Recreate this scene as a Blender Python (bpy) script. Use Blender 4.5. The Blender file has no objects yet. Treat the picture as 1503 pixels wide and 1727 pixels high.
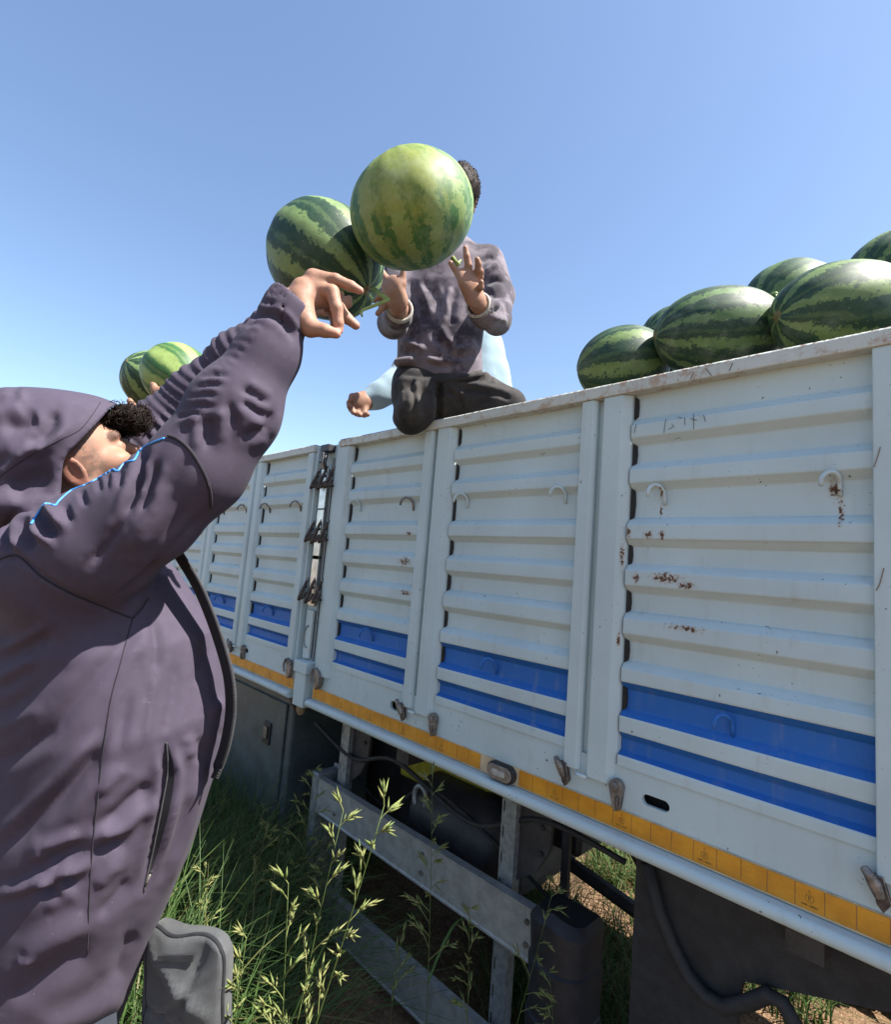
import bpy, bmesh, math, random
import numpy as np
from math import radians, sin, cos, pi, sqrt, atan2, floor
from mathutils import Vector, Matrix
from mathutils.bvhtree import BVHTree

scene = bpy.context.scene
C = scene.collection
rng = random.Random(7)
nrng = np.random.default_rng(11)

# ------------------------------------------------------------------ camera
YAW, PITCH, ROLL = radians(45.0685), radians(6.2646), radians(4.6276)
FOC = 886.95                                   # focal length in photo pixels (photo 1503 wide)
CAM = np.array([0.0, -1.35311, 1.6])
FWD = np.array([-sin(YAW) * cos(PITCH), cos(YAW) * cos(PITCH), sin(PITCH)])
_r0 = np.array([cos(YAW), sin(YAW), 0.0]); _u0 = np.cross(_r0, FWD)
RT = cos(ROLL) * _r0 + sin(ROLL) * _u0
UP = -sin(ROLL) * _r0 + cos(ROLL) * _u0
cam_data = bpy.data.cameras.new('camera')
cam = bpy.data.objects.new('camera', cam_data); C.objects.link(cam)
cam_data.sensor_fit = 'HORIZONTAL'; cam_data.sensor_width = 36.0
cam_data.lens = 36.0 * FOC / 1503.0
cam_data.clip_start = 0.02; cam_data.clip_end = 3000
M4 = Matrix(((RT[0], UP[0], -FWD[0], CAM[0]), (RT[1], UP[1], -FWD[1], CAM[1]),
             (RT[2], UP[2], -FWD[2], CAM[2]), (0, 0, 0, 1)))
cam.matrix_world = M4
scene.camera = cam

# ------------------------------------------------------------------ light
SUN_EL, SUN_AZ = radians(56.0), radians(65.0)   # azimuth measured from +Y towards +X
SUN = np.array([sin(SUN_AZ) * cos(SUN_EL), cos(SUN_AZ) * cos(SUN_EL), sin(SUN_EL)])
world = bpy.data.worlds.new('World'); scene.world = world; world.use_nodes = True
wn = world.node_tree.nodes; wl = world.node_tree.links; wn.clear()
sky = wn.new('ShaderNodeTexSky'); sky.sky_type = 'NISHITA'; sky.sun_disc = False
sky.sun_elevation = SUN_EL; sky.sun_rotation = SUN_AZ
sky.air_density = 1.0; sky.dust_density = 0.9; sky.ozone_density = 1.8; sky.altitude = 100
bg = wn.new('ShaderNodeBackground'); bg.inputs[1].default_value = 0.085
wo = wn.new('ShaderNodeOutputWorld')
wl.new(sky.outputs[0], bg.inputs[0]); wl.new(bg.outputs[0], wo.inputs[0])
sl = bpy.data.lights.new('sun', 'SUN'); sl.energy = 5.0; sl.angle = radians(0.53); sl.color = (1.0, 0.95, 0.87)
so = bpy.data.objects.new('sun', sl); C.objects.link(so)
so.rotation_euler = Vector(SUN).to_track_quat('Z', 'Y').to_euler()
scene.view_settings.view_transform = 'Standard'; scene.view_settings.look = 'None'
scene.view_settings.exposure = 1.65; scene.view_settings.gamma = 1.0
scene.view_settings.use_curve_mapping = False
scene.cycles.max_bounces = 6; scene.cycles.diffuse_bounces = 4; scene.cycles.glossy_bounces = 3
scene.cycles.transmission_bounces = 4; scene.cycles.transparent_max_bounces = 8

# ------------------------------------------------------------------ helpers
def at(px, py, d):
    """a point of the place seen at photo position px,py and lying d metres ahead"""
    return CAM + d * (FWD + RT * (px - 751.5) / FOC + UP * (863.5 - py) / FOC)
def to_px(P):
    Q = np.asarray(P) - CAM; d = Q @ FWD
    return 751.5 + FOC * (Q @ RT) / d, 863.5 - FOC * (Q @ UP) / d, d
def ruf(r, u, f):
    return RT * r + UP * u + FWD * f

def tag(o, label=None, cat=None, group=None, kind=None):
    if label: o['label'] = label
    if cat: o['category'] = cat
    if group: o['group'] = group
    if kind: o['kind'] = kind
    return o
def empty(name, loc, rot=(0, 0, 0)):
    o = bpy.data.objects.new(name, None); C.objects.link(o)
    o.location = tuple(loc); o.rotation_euler = rot; o.empty_display_size = 0.1
    return o
def link(o, parent=None):
    C.objects.link(o)
    if parent is not None:
        o.parent = parent
    return o
def inv_of(parent):
    m = Matrix.Identity(4); chain = []
    p = parent
    while p is not None:
        chain.append(p); p = p.parent
    for p in reversed(chain):
        m = m @ p.matrix_parent_inverse @ p.matrix_basis
    return m.inverted()
def keep(o, parent):
    """parent without moving: the mesh was written in world coordinates"""
    o.parent = parent
    o.matrix_parent_inverse = inv_of(parent)
    return o

class MB:
    """collects geometry written in place, and makes one mesh object of it"""
    def __init__(s): s.v = []; s.f = []; s.m = []; s.mats = []
    def mi(s, mat):
        if mat not in s.mats: s.mats.append(mat)
        return s.mats.index(mat)
    def add(s, vs, fs, mat):
        b = len(s.v); k = s.mi(mat)
        s.v += [tuple(float(c) for c in p) for p in vs]
        for f in fs: s.f.append(tuple(i + b for i in f)); s.m.append(k)
    def box(s, lo, hi, mat, R=None, o=None):
        x0, y0, z0 = lo; x1, y1, z1 = hi
        v = [(x0, y0, z0), (x1, y0, z0), (x1, y1, z0), (x0, y1, z0), (x0, y0, z1), (x1, y0, z1), (x1, y1, z1), (x0, y1, z1)]
        if R is not None:
            v = [tuple(np.array(o) + R @ np.array(p)) for p in v]
        s.add(v, [(0, 3, 2, 1), (4, 5, 6, 7), (0, 1, 5, 4), (1, 2, 6, 5), (2, 3, 7, 6), (3, 0, 4, 7)], mat)
    def prism_x(s, prof, x0, x1, mat, n=1):
        """closed profile of (y,z), counter-clockwise seen from +x, swept along x"""
        m = len(prof); v = []; f = []
        for i in range(n + 1):
            x = x0 + (x1 - x0) * i / n
            v += [(x, y, z) for y, z in prof]
        for i in range(n):
            for j in range(m):
                a = i * m + j; b = i * m + (j + 1) % m
                f.append((a, a + m, b + m, b))
        f.append(tuple(range(m))[::1]); f.append(tuple(n * m + j for j in reversed(range(m))))
        s.add(v, f, mat)
    def prism_z(s, prof, z0, z1, mat):
        m = len(prof)
        v = [(x, y, z0) for x, y in prof] + [(x, y, z1) for x, y in prof]
        f = [(j, (j + 1) % m, m + (j + 1) % m, m + j) for j in range(m)]
        f += [tuple(reversed(range(m))), tuple(m + j for j in range(m))]
        s.add(v, f, mat)
    def plate(s, poly, y0, y1, mat):
        """polygon of (x,z) given thickness from y0 (front) to y1"""
        m = len(poly)
        v = [(x, y0, z) for x, z in poly] + [(x, y1, z) for x, z in poly]
        f = [(j, (j + 1) % m, m + (j + 1) % m, m + j) for j in range(m)]
        f += [tuple(reversed(range(m))), tuple(m + j for j in range(m))]
        s.add(v, f, mat)
    def tube(s, pts, r, mat, n=8, caps=True):
        pts = [np.array(p, float) for p in pts]; k = len(pts)
        if not hasattr(r, '__len__'): r = [r] * k
        v = []; f = []; prev = None
        for i in range(k):
            t = pts[min(i + 1, k - 1)] - pts[max(i - 1, 0)]; t = t / (np.linalg.norm(t) + 1e-12)
            if prev is None:
                a = np.cross(t, (0, 0, 1.0))
                if np.linalg.norm(a) < .1: a = np.cross(t, (1.0, 0, 0))
            else:
                a = prev - t * (prev @ t)
            a = a / np.linalg.norm(a); b = np.cross(t, a); prev = a
            for j in range(n):
                w = 2 * pi * j / n
                v.append(pts[i] + r[i] * (cos(w) * a + sin(w) * b))
        for i in range(k - 1):
            for j in range(n):
                f.append((i * n + j, i * n + (j + 1) % n, (i + 1) * n + (j + 1) % n, (i + 1) * n + j))
        if caps:
            f.append(tuple(reversed(range(n)))); f.append(tuple((k - 1) * n + j for j in range(n)))
        s.add(v, f, mat)
    def ball(s, c, r, mat, n=8, m=6):
        r = r if hasattr(r, '__len__') else (r, r, r)
        v = []; f = []
        for i in range(m + 1):
            a = pi * i / m
            for j in range(n):
                b = 2 * pi * j / n
                v.append((c[0] + r[0] * sin(a) * cos(b), c[1] + r[1] * sin(a) * sin(b), c[2] + r[2] * cos(a)))
        for i in range(m):
            for j in range(n):
                f.append((i * n + j, (i + 1) * n + j, (i + 1) * n + (j + 1) % n, i * n + (j + 1) % n))
        s.add(v, f, mat)
    def build(s, name, parent=None, bevel=0, smooth=False, seg=1):
        me = bpy.data.meshes.new(name)
        me.from_pydata(s.v, [], s.f)
        for m in s.mats: me.materials.append(m)
        me.polygons.foreach_set('material_index', np.array(s.m, np.int32))
        bm = bmesh.new(); bm.from_mesh(me)
        bmesh.ops.recalc_face_normals(bm, faces=bm.faces)
        if bevel > 0:
            es = [e for e in bm.edges if len(e.link_faces) == 2 and e.calc_face_angle(0) > radians(35)]
            bmesh.ops.bevel(bm, geom=es, offset=bevel, segments=seg, profile=0.5, affect='EDGES', clamp_overlap=True)
        bm.to_mesh(me); bm.free()
        if smooth: me.shade_smooth()
        o = bpy.data.objects.new(name, me); C.objects.link(o)
        if parent is not None: keep(o, parent)
        return o

def raw_mesh(name, V, Q, mats, smooth=True, matidx=None, parent=None, tris=False):
    V = np.asarray(V, np.float32); Q = np.asarray(Q, np.int32)
    k = Q.shape[1]
    me = bpy.data.meshes.new(name)
    me.vertices.add(len(V)); me.vertices.foreach_set('co', V.ravel())
    me.loops.add(Q.size); me.loops.foreach_set('vertex_index', Q.ravel())
    me.polygons.add(len(Q)); me.polygons.foreach_set('loop_start', np.arange(0, Q.size, k, dtype=np.int32))
    if matidx is not None: me.polygons.foreach_set('material_index', np.asarray(matidx, np.int32))
    for m in mats: me.materials.append(m)
    me.update(calc_edges=True); me.validate()
    if smooth: me.shade_smooth()
    o = bpy.data.objects.new(name, me); C.objects.link(o)
    if parent is not None: keep(o, parent)
    return o
def set_col(o, col):
    a = o.data.color_attributes.new('Col', 'FLOAT_COLOR', 'POINT')
    c = np.ones((len(col), 4), np.float32); c[:, :col.shape[1]] = col
    a.data.foreach_set('color', c.ravel())

# value noise on arrays
_perm = nrng.permutation(256).astype(np.int64)
_val = nrng.random(256)
def vnoise(P):
    P = np.asarray(P); I = np.floor(P).astype(np.int64); F = P - I; F = F * F * (3 - 2 * F)
    def h(i, j, k): return _val[_perm[(_perm[(_perm[i & 255] + j) & 255] + k) & 255]]
    x, y, z = I[:, 0], I[:, 1], I[:, 2]; fx, fy, fz = F[:, 0], F[:, 1], F[:, 2]
    a = h(x, y, z) * (1 - fx) + h(x + 1, y, z) * fx
    b = h(x, y + 1, z) * (1 - fx) + h(x + 1, y + 1, z) * fx
    c = h(x, y, z + 1) * (1 - fx) + h(x + 1, y, z + 1) * fx
    d = h(x, y + 1, z + 1) * (1 - fx) + h(x + 1, y + 1, z + 1) * fx
    return ((a * (1 - fy) + b * fy) * (1 - fz) + (c * (1 - fy) + d * fy) * fz) * 2 - 1
def sstep(a, b, x):
    t = np.clip((x - a) / (b - a), 0, 1); return t * t * (3 - 2 * t)

# ------------------------------------------------------------------ materials
class NT:
    def __init__(s, name):
        s.m = bpy.data.materials.new(name); s.m.use_nodes = True
        s.t = s.m.node_tree; s.t.nodes.clear()
        s.out = s.t.nodes.new('ShaderNodeOutputMaterial')
        s.b = s.t.nodes.new('ShaderNodeBsdfPrincipled')
        s.t.links.new(s.b.outputs[0], s.out.inputs[0])
    def n(s, typ, **k):
        x = s.t.nodes.new('ShaderNode' + typ)
        for a, v in k.items(): setattr(x, a, v)
        return x
    def put(s, sock, val):
        if isinstance(val, bpy.types.NodeSocket): s.t.links.new(val, sock)
        else:
            if sock.type == 'RGBA' and len(val) == 3: val = (*val, 1)
            sock.default_value = val
    def math(s, op, a, b=0.0, c=None, clamp=False):
        x = s.n('Math', operation=op, use_clamp=clamp); s.put(x.inputs[0], a); s.put(x.inputs[1], b)
        if c is not None: s.put(x.inputs[2], c)
        return x.outputs[0]
    def mix(s, f, a, b, mode='MIX'):
        x = s.n('Mix', data_type='RGBA', blend_type=mode); s.put(x.inputs[0], f); s.put(x.inputs[6], a); s.put(x.inputs[7], b)
        return x.outputs[2]
    def noise(s, co, scale, detail=4, rough=.55, dist=0.0):
        x = s.n('TexNoise'); s.put(x.inputs['Vector'], co); x.inputs['Scale'].default_value = scale
        x.inputs['Detail'].default_value = detail; x.inputs['Roughness'].default_value = rough; x.inputs['Distortion'].default_value = dist
        return x.outputs[0]
    def ramp(s, v, lo, hi, a=0.0, b=1.0, smooth=True):
        x = s.n('MapRange', interpolation_type='SMOOTHSTEP' if smooth else 'LINEAR', clamp=True)
        s.put(x.inputs[0], v); s.put(x.inputs[1], lo); s.put(x.inputs[2], hi); s.put(x.inputs[3], a); s.put(x.inputs[4], b)
        return x.outputs[0]
    def scale(s, co, v):
        x = s.n('VectorMath', operation='MULTIPLY'); s.put(x.inputs[0], co); x.inputs[1].default_value = v
        return x.outputs[0]
    def pos(s): return s.n('NewGeometry').outputs['Position']
    def obj(s): return s.n('TexCoord').outputs['Object']
    def sep(s, v):
        x = s.n('SeparateXYZ'); s.put(x.inputs[0], v); return x.outputs
    def bump(s, h, strength=.3, dist=.01):
        x = s.n('Bump'); x.inputs['Strength'].default_value = strength; x.inputs['Distance'].default_value = dist
        s.put(x.inputs['Height'], h); s.put(s.b.inputs['Normal'], x.outputs[0])
    def set(s, color=None, rough=None, metal=None, spec=None, **k):
        if color is not None: s.put(s.b.inputs['Base Color'], color)
        if rough is not None: s.put(s.b.inputs['Roughness'], rough)
        if metal is not None: s.put(s.b.inputs['Metallic'], metal)
        if spec is not None: s.put(s.b.inputs['Specular IOR Level'], spec)
        for a, v in k.items(): s.put(s.b.inputs[a.replace('_', ' ')], v)
        return s.m

def simple(name, col, rough=.6, metal=0, var=.25, sc=18, bump=0, spec=.5):
    t = NT(name); p = t.pos()
    n = t.noise(p, sc, 5); n2 = t.noise(p, sc * 7, 3)
    f = t.math('ADD', t.math('MULTIPLY', n, .7), t.math('MULTIPLY', n2, .3))
    c = t.mix(t.ramp(f, .3, .7), tuple(x * (1 - var) for x in col), tuple(min(1, x * (1 + var)) for x in col))
    if bump: t.bump(n2, bump, .004)
    return t.set(c, rough, metal, spec)

# rust spots of the boards: centre, radius x,z  (stains with places of their own)
RUST = [(-.203, 1.84, .016, .035), (-.190, 1.79, .008, .05), (-.578, 1.80, .005, .03), (-.655, 1.74, .012, .02), (-.60, 1.735, .02, .014), (-.565, 1.735, .012, .016), (-.63, 1.62, .014, .02),
        (-.55, 1.625, .06, .018), (-.50, 1.61, .03, .014), (-.575, 1.85, .012, .02), (-1.57, 1.62, .05, .025), (-1.56, 1.73, .03, .012),
        (-.672, 1.68, .008, .05), (-.672, 1.45, .006, .03), (-.50, 1.505, .06, .012), (-1.55, 1.50, .05, .014)]
def paint(name, col, rustk=1.0, rail=False):
    t = NT(name); p = t.pos(); s = t.sep(p)
    big = t.noise(p, 3.5, 4); mid = t.noise(p, 22, 5, .6); fine = t.noise(p, 160, 4, .65)
    streak = t.noise(t.scale(p, (26, 26, 1.6)), 1.0, 4, .6)
    c = t.mix(t.ramp(big, .3, .7), tuple(x * .93 for x in col), tuple(min(1, x * 1.04) for x in col))
    dirt = t.math('MULTIPLY', t.ramp(streak, .52, .8), t.ramp(mid, .35, .7))
    c = t.mix(t.math('MULTIPLY', dirt, .5), c, (.30, .29, .24))
    c = t.mix(t.math('MULTIPLY', t.ramp(fine, .55, .8), .16), c, (.38, .37, .32))
    # scattered chips
    chip = t.math('MULTIPLY', t.ramp(t.noise(p, 95, 3, .5), .685, .70), t.ramp(t.noise(p, 7, 2), .50, .60))
    c = t.mix(t.math('MULTIPLY', chip, .85 * rustk), c, (.055, .04, .03))
    tot = None
    for (x, z, rx, rz) in RUST:
        d = t.math('SQRT', t.math('ADD', t.math('POWER', t.math('DIVIDE', t.math('SUBTRACT', s[0], x), rx), 2.0),
                                  t.math('POWER', t.math('DIVIDE', t.math('SUBTRACT', s[2], z), rz), 2.0)))
        m = t.ramp(d, 0.1, 1.5, 1, 0)
        tot = m if tot is None else t.math('MAXIMUM', tot, m)
    rn = t.noise(p, 120, 5, .7)
    rmask = t.ramp(t.math('ADD', t.math('MULTIPLY', tot, .36), rn), .80, .84)
    halo = t.ramp(t.math('ADD', t.math('MULTIPLY', tot, .4), rn), .62, .9)
    c = t.mix(t.math('MULTIPLY', halo, .5 * rustk), c, (.36, .25, .15))
    c = t.mix(t.math('MULTIPLY', rmask, rustk), c, t.mix(mid, (.035, .018, .012), (.16, .07, .03)))
    if rail:
        rs = t.ramp(t.math('ADD', t.noise(t.scale(p, (30, 30, 30)), 1, 5, .7), t.math('MULTIPLY', t.noise(p, 4, 3), .35)), .66, .84)
        c = t.mix(t.math('MULTIPLY', rs, .6), c, (.33, .17, .08))
        edge = t.math('MULTIPLY', t.ramp(s[2], 2.160, 2.171), t.ramp(rn, .45, .58))
        c = t.mix(edge, c, (.10, .05, .03))
    t.bump(t.math('ADD', t.math('MULTIPLY', mid, .6), t.math('MULTIPLY', fine, .25)), .18, .006)
    return t.set(c, t.ramp(fine, .3, .7, .5, .68), 0, .3)

WHITE = paint('white_paint', (.46, .55, .555))
RAILP = paint('rail_paint', (.50, .53, .49), rail=True)
BLUE = paint('blue_paint', (.020, .125, .41), .6)
STEEL = simple('worn_steel', (.22, .20, .18), .5, .7, .5, 40, .4)
RUSTY = simple('rusty_iron', (.085, .06, .045), .8, .2, .6, 60, .5)
BLACK = simple('black_plastic', (.018, .018, .022), .5, 0, .3, 30, .2)
RUBBER = simple('black_rubber', (.022, .021, .022), .75, 0, .35, 25, .3)
CHASSIS = simple('chassis_paint', (.035, .032, .034), .6, 0, .4, 14, .2)
TOOLBOX = simple('toolbox_paint', (.055, .075, .08), .5, 0, .3, 9, .1)
ALU = simple('dull_aluminium', (.33, .335, .32), .5, .35, .2, 30, .25)
GALV = simple('galvanised_steel', (.26, .28, .29), .5, .5, .3, 50, .2)
CHROME = simple('bare_steel_strip', (.55, .54, .53), .28, .85, .25, 30, .15)
YELLOW = simple('yellow_paint', (.42, .36, .03), .5)
DARKIN = simple('dark_lining_and_gap_shade', (.018, .017, .016), .9)  # colours the board lining and the painted shade of the gap plates
def tape_mat():
    t = NT('amber_reflector'); p = t.pos()
    n = t.noise(p, 14, 5, .6); st = t.noise(t.scale(p, (40, 40, 260)), 1, 3)
    c = t.mix(t.ramp(n, .3, .7), (.50, .20, .012), (.66, .29, .02))
    c = t.mix(t.math('MULTIPLY', t.ramp(st, .5, .75), .35), c, (.34, .15, .02))
    t.bump(st, .1, .002)
    return t.set(c, .38, 0, .5)
TAPE = tape_mat()
TAPEGAP = simple('tape_backing', (.55, .42, .26), .6)
PRINT = simple('tape_print', (.16, .085, .012), .6)
LENS = simple('dusty_lens', (.20, .165, .13), .45, 0, .3, 60, .2)
LENSRAISED = simple('lens_rib', (.33, .31, .28), .5, 0, .3, 60)
# ------------------------------------------------------------------ truck
truck = empty('cargo_truck', (-1.5, 0.9, 0))
tag(truck, 'long white truck with ribbed side boards, blue stripes and amber reflector strip', 'truck')
ZT, ZRB = 2.172, 2.1335
RIBS = [(2.043, 2.005), (1.917, 1.878), (1.765, 1.724), (1.640, 1.599), (1.513, 1.470), (1.382, 1.345), (1.258, 1.217), (1.160, 1.134)]
YREC, YPL = .031, .010
def rib_profile():
    pts = [(2.140, YREC)]
    for zt, zb in RIBS[:-1]:
        pts += [(zt + .017, YREC), (zt, YPL), (zb, YPL), (zb - .018, YREC)]
    pts += [(1.168, YREC), (1.160, YPL), (1.134, YPL)]
    zs = np.array([p[0] for p in pts]); ys = np.array([p[1] for p in pts])
    z = np.unique(np.concatenate([np.arange(1.134, 2.1401, .0045), zs]))
    y = np.interp(z, zs[::-1], ys[::-1])
    yy = y.copy()
    for _ in range(2): yy[1:-1] = .25 * yy[:-2] + .5 * yy[1:-1] + .25 * yy[2:]
    return z, yy
PZ, PY = rib_profile()
def is_blue(z, y):
    return ((z < 1.3455) & (z > 1.2585) & (y > YPL + .002)) | ((z < 1.2165) & (z > 1.160) & (y > YPL + .002))
def hook(parent, x, z, mat, yb=YREC, tilt=0.0, s=1.0, rust=None):
    m = MB(); r = .0048 * s; pts = []
    for k in range(11):
        a = pi * k / 10
        pts.append((x + .0125 * s * cos(a) + tilt * .01 * sin(a), yb - .010 - .04 * (k / 10.0) ** .8, z + .015 * s * sin(a) * 1.1))
    pts = [(x + .013 * s, yb - .002, z - .032)] + [(x + .013 * s, yb - .008, z - .012)] + pts + [(x - .0135 * s, yb - .052, z - .016)]
    m.tube(pts, r, mat, 8)
    o = m.build('hook', parent, smooth=True); return o
def board_panel(L, R, seed, hooks):
    g = .0 ; n = max(8, int((R - L) / .03))
    xs = np.linspace(L + .0, R, n)
    X, Z = np.meshgrid(xs, PZ); Y = np.repeat(PY[:, None], n, 1)
    P = np.stack([X.ravel(), np.zeros(X.size) + seed, Z.ravel()], 1)
    dent = vnoise(P * np.array([3.1, 1, 6.5])) * .0028 + vnoise(P * np.array([11, 1, 23]) + 7) * .0010
    Y = Y + dent.reshape(Y.shape)
    V = np.stack([X.ravel(), Y.ravel(), Z.ravel()], 1)
    k = len(PZ); ii, jj = np.meshgrid(np.arange(k - 1), np.arange(n - 1), indexing='ij')
    a = (ii * n + jj).ravel()
    Q = np.stack([a, a + 1, a + n + 1, a + n], 1)
    zc = (PZ[:-1] + PZ[1:]) / 2; yc = (PY[:-1] + PY[1:]) / 2
    bl = np.repeat(is_blue(zc, yc)[:, None], n - 1, 1).ravel()
    # the sheet runs on to the left post; dark plates paint the gap's shade
    xc = (X[:-1, :-1] + X[1:, 1:]).ravel() / 2
    o = raw_mesh('board_panel', V, Q, [WHITE, BLUE], True, bl.astype(int), truck)
    for (hx, hz, hm, tl) in hooks: hook(o, hx, hz, hm, YREC, tl)
    return o
def gap_shade_strip(L):
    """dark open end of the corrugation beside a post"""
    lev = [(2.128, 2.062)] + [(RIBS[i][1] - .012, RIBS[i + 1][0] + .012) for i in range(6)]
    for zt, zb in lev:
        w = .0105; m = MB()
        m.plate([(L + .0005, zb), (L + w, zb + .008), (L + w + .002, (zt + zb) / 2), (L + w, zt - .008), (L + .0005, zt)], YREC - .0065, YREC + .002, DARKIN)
        m.build('gap_shade_plate', truck)
def post_pair(L, W=.153, drop=1.088, latches=True):
    """two upright stiffeners with a channel between, from x=L to L+W"""
    for side in (0, 1):
        m = MB()
        if side == 0:
            x0, x1 = L + .000, L + .047; prof = [(x0, -.001), (x1 - .009, -.001), (x1, .010), (x1, .034), (x0, .034)]
        else:
            x0, x1 = L + .068, L + W - .001; prof = [(x0, .034), (x0, .004), (x0 + .006, -.001), (x1 - .024, -.001), (x1 - .003, .018), (x1, .034)]
        m.prism_z(prof, drop - (.008 if side else 0), ZRB - .001, WHITE)
        p = m.build('board_post', truck, bevel=.0025, seg=2)
        if latches:
            l = MB()
            if side == 0:
                x = L - .006
                l.tube([(x - .012, -.012, 1.108), (x - .004, -.016, 1.100), (x + .004, -.010, 1.084), (x + .012, -.006, 1.062)], [.007, .009, .012, .009], STEEL, 8)
                l.plate([(x - .004, 1.098), (x + .016, 1.098), (x + .028, 1.055), (x + .016, 1.036), (x + .006, 1.048)], -.006, .008, RUSTY)
                l.build('latch', p, bevel=.001)
            else:
                x = L + W + .004
                pl = []
                for k in range(14):
                    a = pi * k / 13; pl.append((x + .019 * cos(a), 1.082 + .019 * sin(a)))
                pl += [(x - .010, 1.045), (x - .001, 1.022), (x + .012, 1.030)]
                l.plate(pl, -.004, .014, STEEL)
                l.ball((x - .001, -.006, 1.082), (.010, .006, .013), STEEL, 10, 6)
                l.tube([(x + .006, -.006, 1.062), (x + .007, -.009, 1.046), (x + .010, -.006, 1.030)], .005, RUSTY, 6)
                l.build('latch', p, bevel=.0008)
    m = MB(); m.box((L + .0472, .026, drop + .0), (L + .0678, .036, ZRB - .002), WHITE); m.build('board_channel', truck)
    m = MB(); m.tube([(L + .042, -.004, 1.081), (L + .055, -.006, 1.080), (L + .075, -.004, 1.079)], .0055, WHITE, 8); m.build('hinge_pin', truck, smooth=True)

LIGHTHOOK = WHITE
PAN = [(-.66, -.134), (-1.343, -.813), (-1.999, -1.503)]
hk = {0: [(-.580, 1.850, WHITE, 0), (-.205, 1.857, WHITE, .3), (-.405, 1.306, BLUE, 0)],
      1: [(-1.285, 1.859, WHITE, 0), (-.882, 1.862, WHITE, 0), (-1.105, 1.312, BLUE, 0)],
      2: [(-1.935, 1.861, WHITE, .2), (-1.578, 1.856, STEEL, 0), (-1.762, 1.318, BLUE, 0)]}
for i, (L, R) in enumerate(PAN):
    board_panel(L, R, i * 3.7, hk[i]); gap_shade_strip(L)
post_pair(-.813); post_pair(-1.503, .160); post_pair(-.134)
# further boards towards the cab and the tail
board_panel(.019, .545, 31, [(.10, 1.85, WHITE, 0), (.45, 1.85, WHITE, 0)]); gap_shade_strip(.019)
post_pair(.545)
board_panel(.698, 1.22, 37, [(.78, 1.85, WHITE, 0), (1.12, 1.85, WHITE, 0)]); gap_shade_strip(.698)
LP = [(-2.855, -2.377), (-3.478, -3.005), (-4.10, -3.628), (-4.73, -4.25), (-5.36, -4.88)]
for i, (L, R) in enumerate(LP):
    board_panel(L, R, 50 + i * 2.3, [(L + .07, 1.870, STEEL, 0), (R - .075, 1.872, STEEL, 0), ((L + R) / 2, 1.322, BLUE, 0)]); gap_shade_strip(L)
    post_pair(L - .150, .150, latches=(i < 2))

def rail(x0, x1):
    m = MB()
    prof = [(-.006, 2.1335), (.060, 2.1335), (.060, 2.166), (.052, 2.172), (.000, 2.172), (-.006, 2.166)]
    m.prism_x(prof, x0, x1, RAILP, 40)
    for i, v in enumerate(m.v):
        if v[0] not in (x0, x1):
            w = .0018 * float(vnoise(np.array([[v[0] * 6, 3.3, v[2] * 0]]))[0])
            m.v[i] = (v[0], v[1] + w, v[2] + w)
    return m.build('top_rail', truck, bevel=.003, seg=2)
rail(-2.092, 1.30); rail(-5.6, -2.317)
# end frames beside the hinge column
for (x0, x1, nm) in ((-2.090, -1.999, 'board_post'), (-2.377, -2.317, 'board_post'), (1.22, 1.30, 'board_post')):
    m = MB(); m.prism_z([(x0, .036), (x0, .003), (x0 + .004, -.001), (x1 - .022 if x1 > -2.1 else x1 - .006, -.001), (x1 - .002, .016), (x1, .036)], 1.085, ZRB - .001, WHITE)
    m.build(nm, truck, bevel=.0025, seg=2)

# kick plate with hand slots
def kick(x0, x1, holes):
    m = MB(); zt, zb, ya, yb = 1.1335, 1.0285, .014, .026
    xs = x0
    for (cx, cz, a, r) in sorted(holes):
        m.plate([(xs, zb), (cx - a - .02, zb), (cx - a - .02, zt), (xs, zt)], ya, yb, WHITE)
        up = [(cx + a + .02, cz), (cx + a + .02, zt), (cx - a - .02, zt), (cx - a - .02, cz)]
        arcL = [(cx - a + r + r * cos(pi - t), cz + r * sin(pi - t)) for t in np.linspace(0, pi / 2, 6)]
        arcR = [(cx + a - r + r * cos(pi / 2 - t), cz + r * sin(pi / 2 - t)) for t in np.linspace(0, pi / 2, 6)]
        m.plate(up + arcL + arcR, ya, yb, WHITE)
        dn = [(cx - a - .02, cz), (cx - a - .02, zb), (cx + a + .02, zb), (cx + a + .02, cz)]
        arcR2 = [(cx + a - r + r * cos(t), cz - r * sin(t)) for t in np.linspace(0, pi / 2, 6)]
        arcL2 = [(cx - a + r - r * sin(t), cz - r * cos(t)) for t in np.linspace(0, pi / 2, 6)]
        m.plate(dn + arcR2 + arcL2, ya, yb, WHITE)
        xs = cx + a + .02
    m.plate([(xs, zb), (x1, zb), (x1, zt), (xs, zt)], ya, yb, WHITE)
    return m.build('kick_plate', truck)
kick(-2.09, 1.30, [(-.558, 1.073, .034, .013), (-1.552, 1.073, .034, .016)])
kick(-5.6, -2.317, [(-2.83, 1.073, .022, .012), (-4.3, 1.073, .022, .012)])
m = MB(); m.box((-5.6, .062, 1.03), (-2.30, .075, 2.13), DARKIN); m.box((-2.10, .062, 1.03), (1.30, .075, 2.13), DARKIN); m.build('board_lining', truck)

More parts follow.
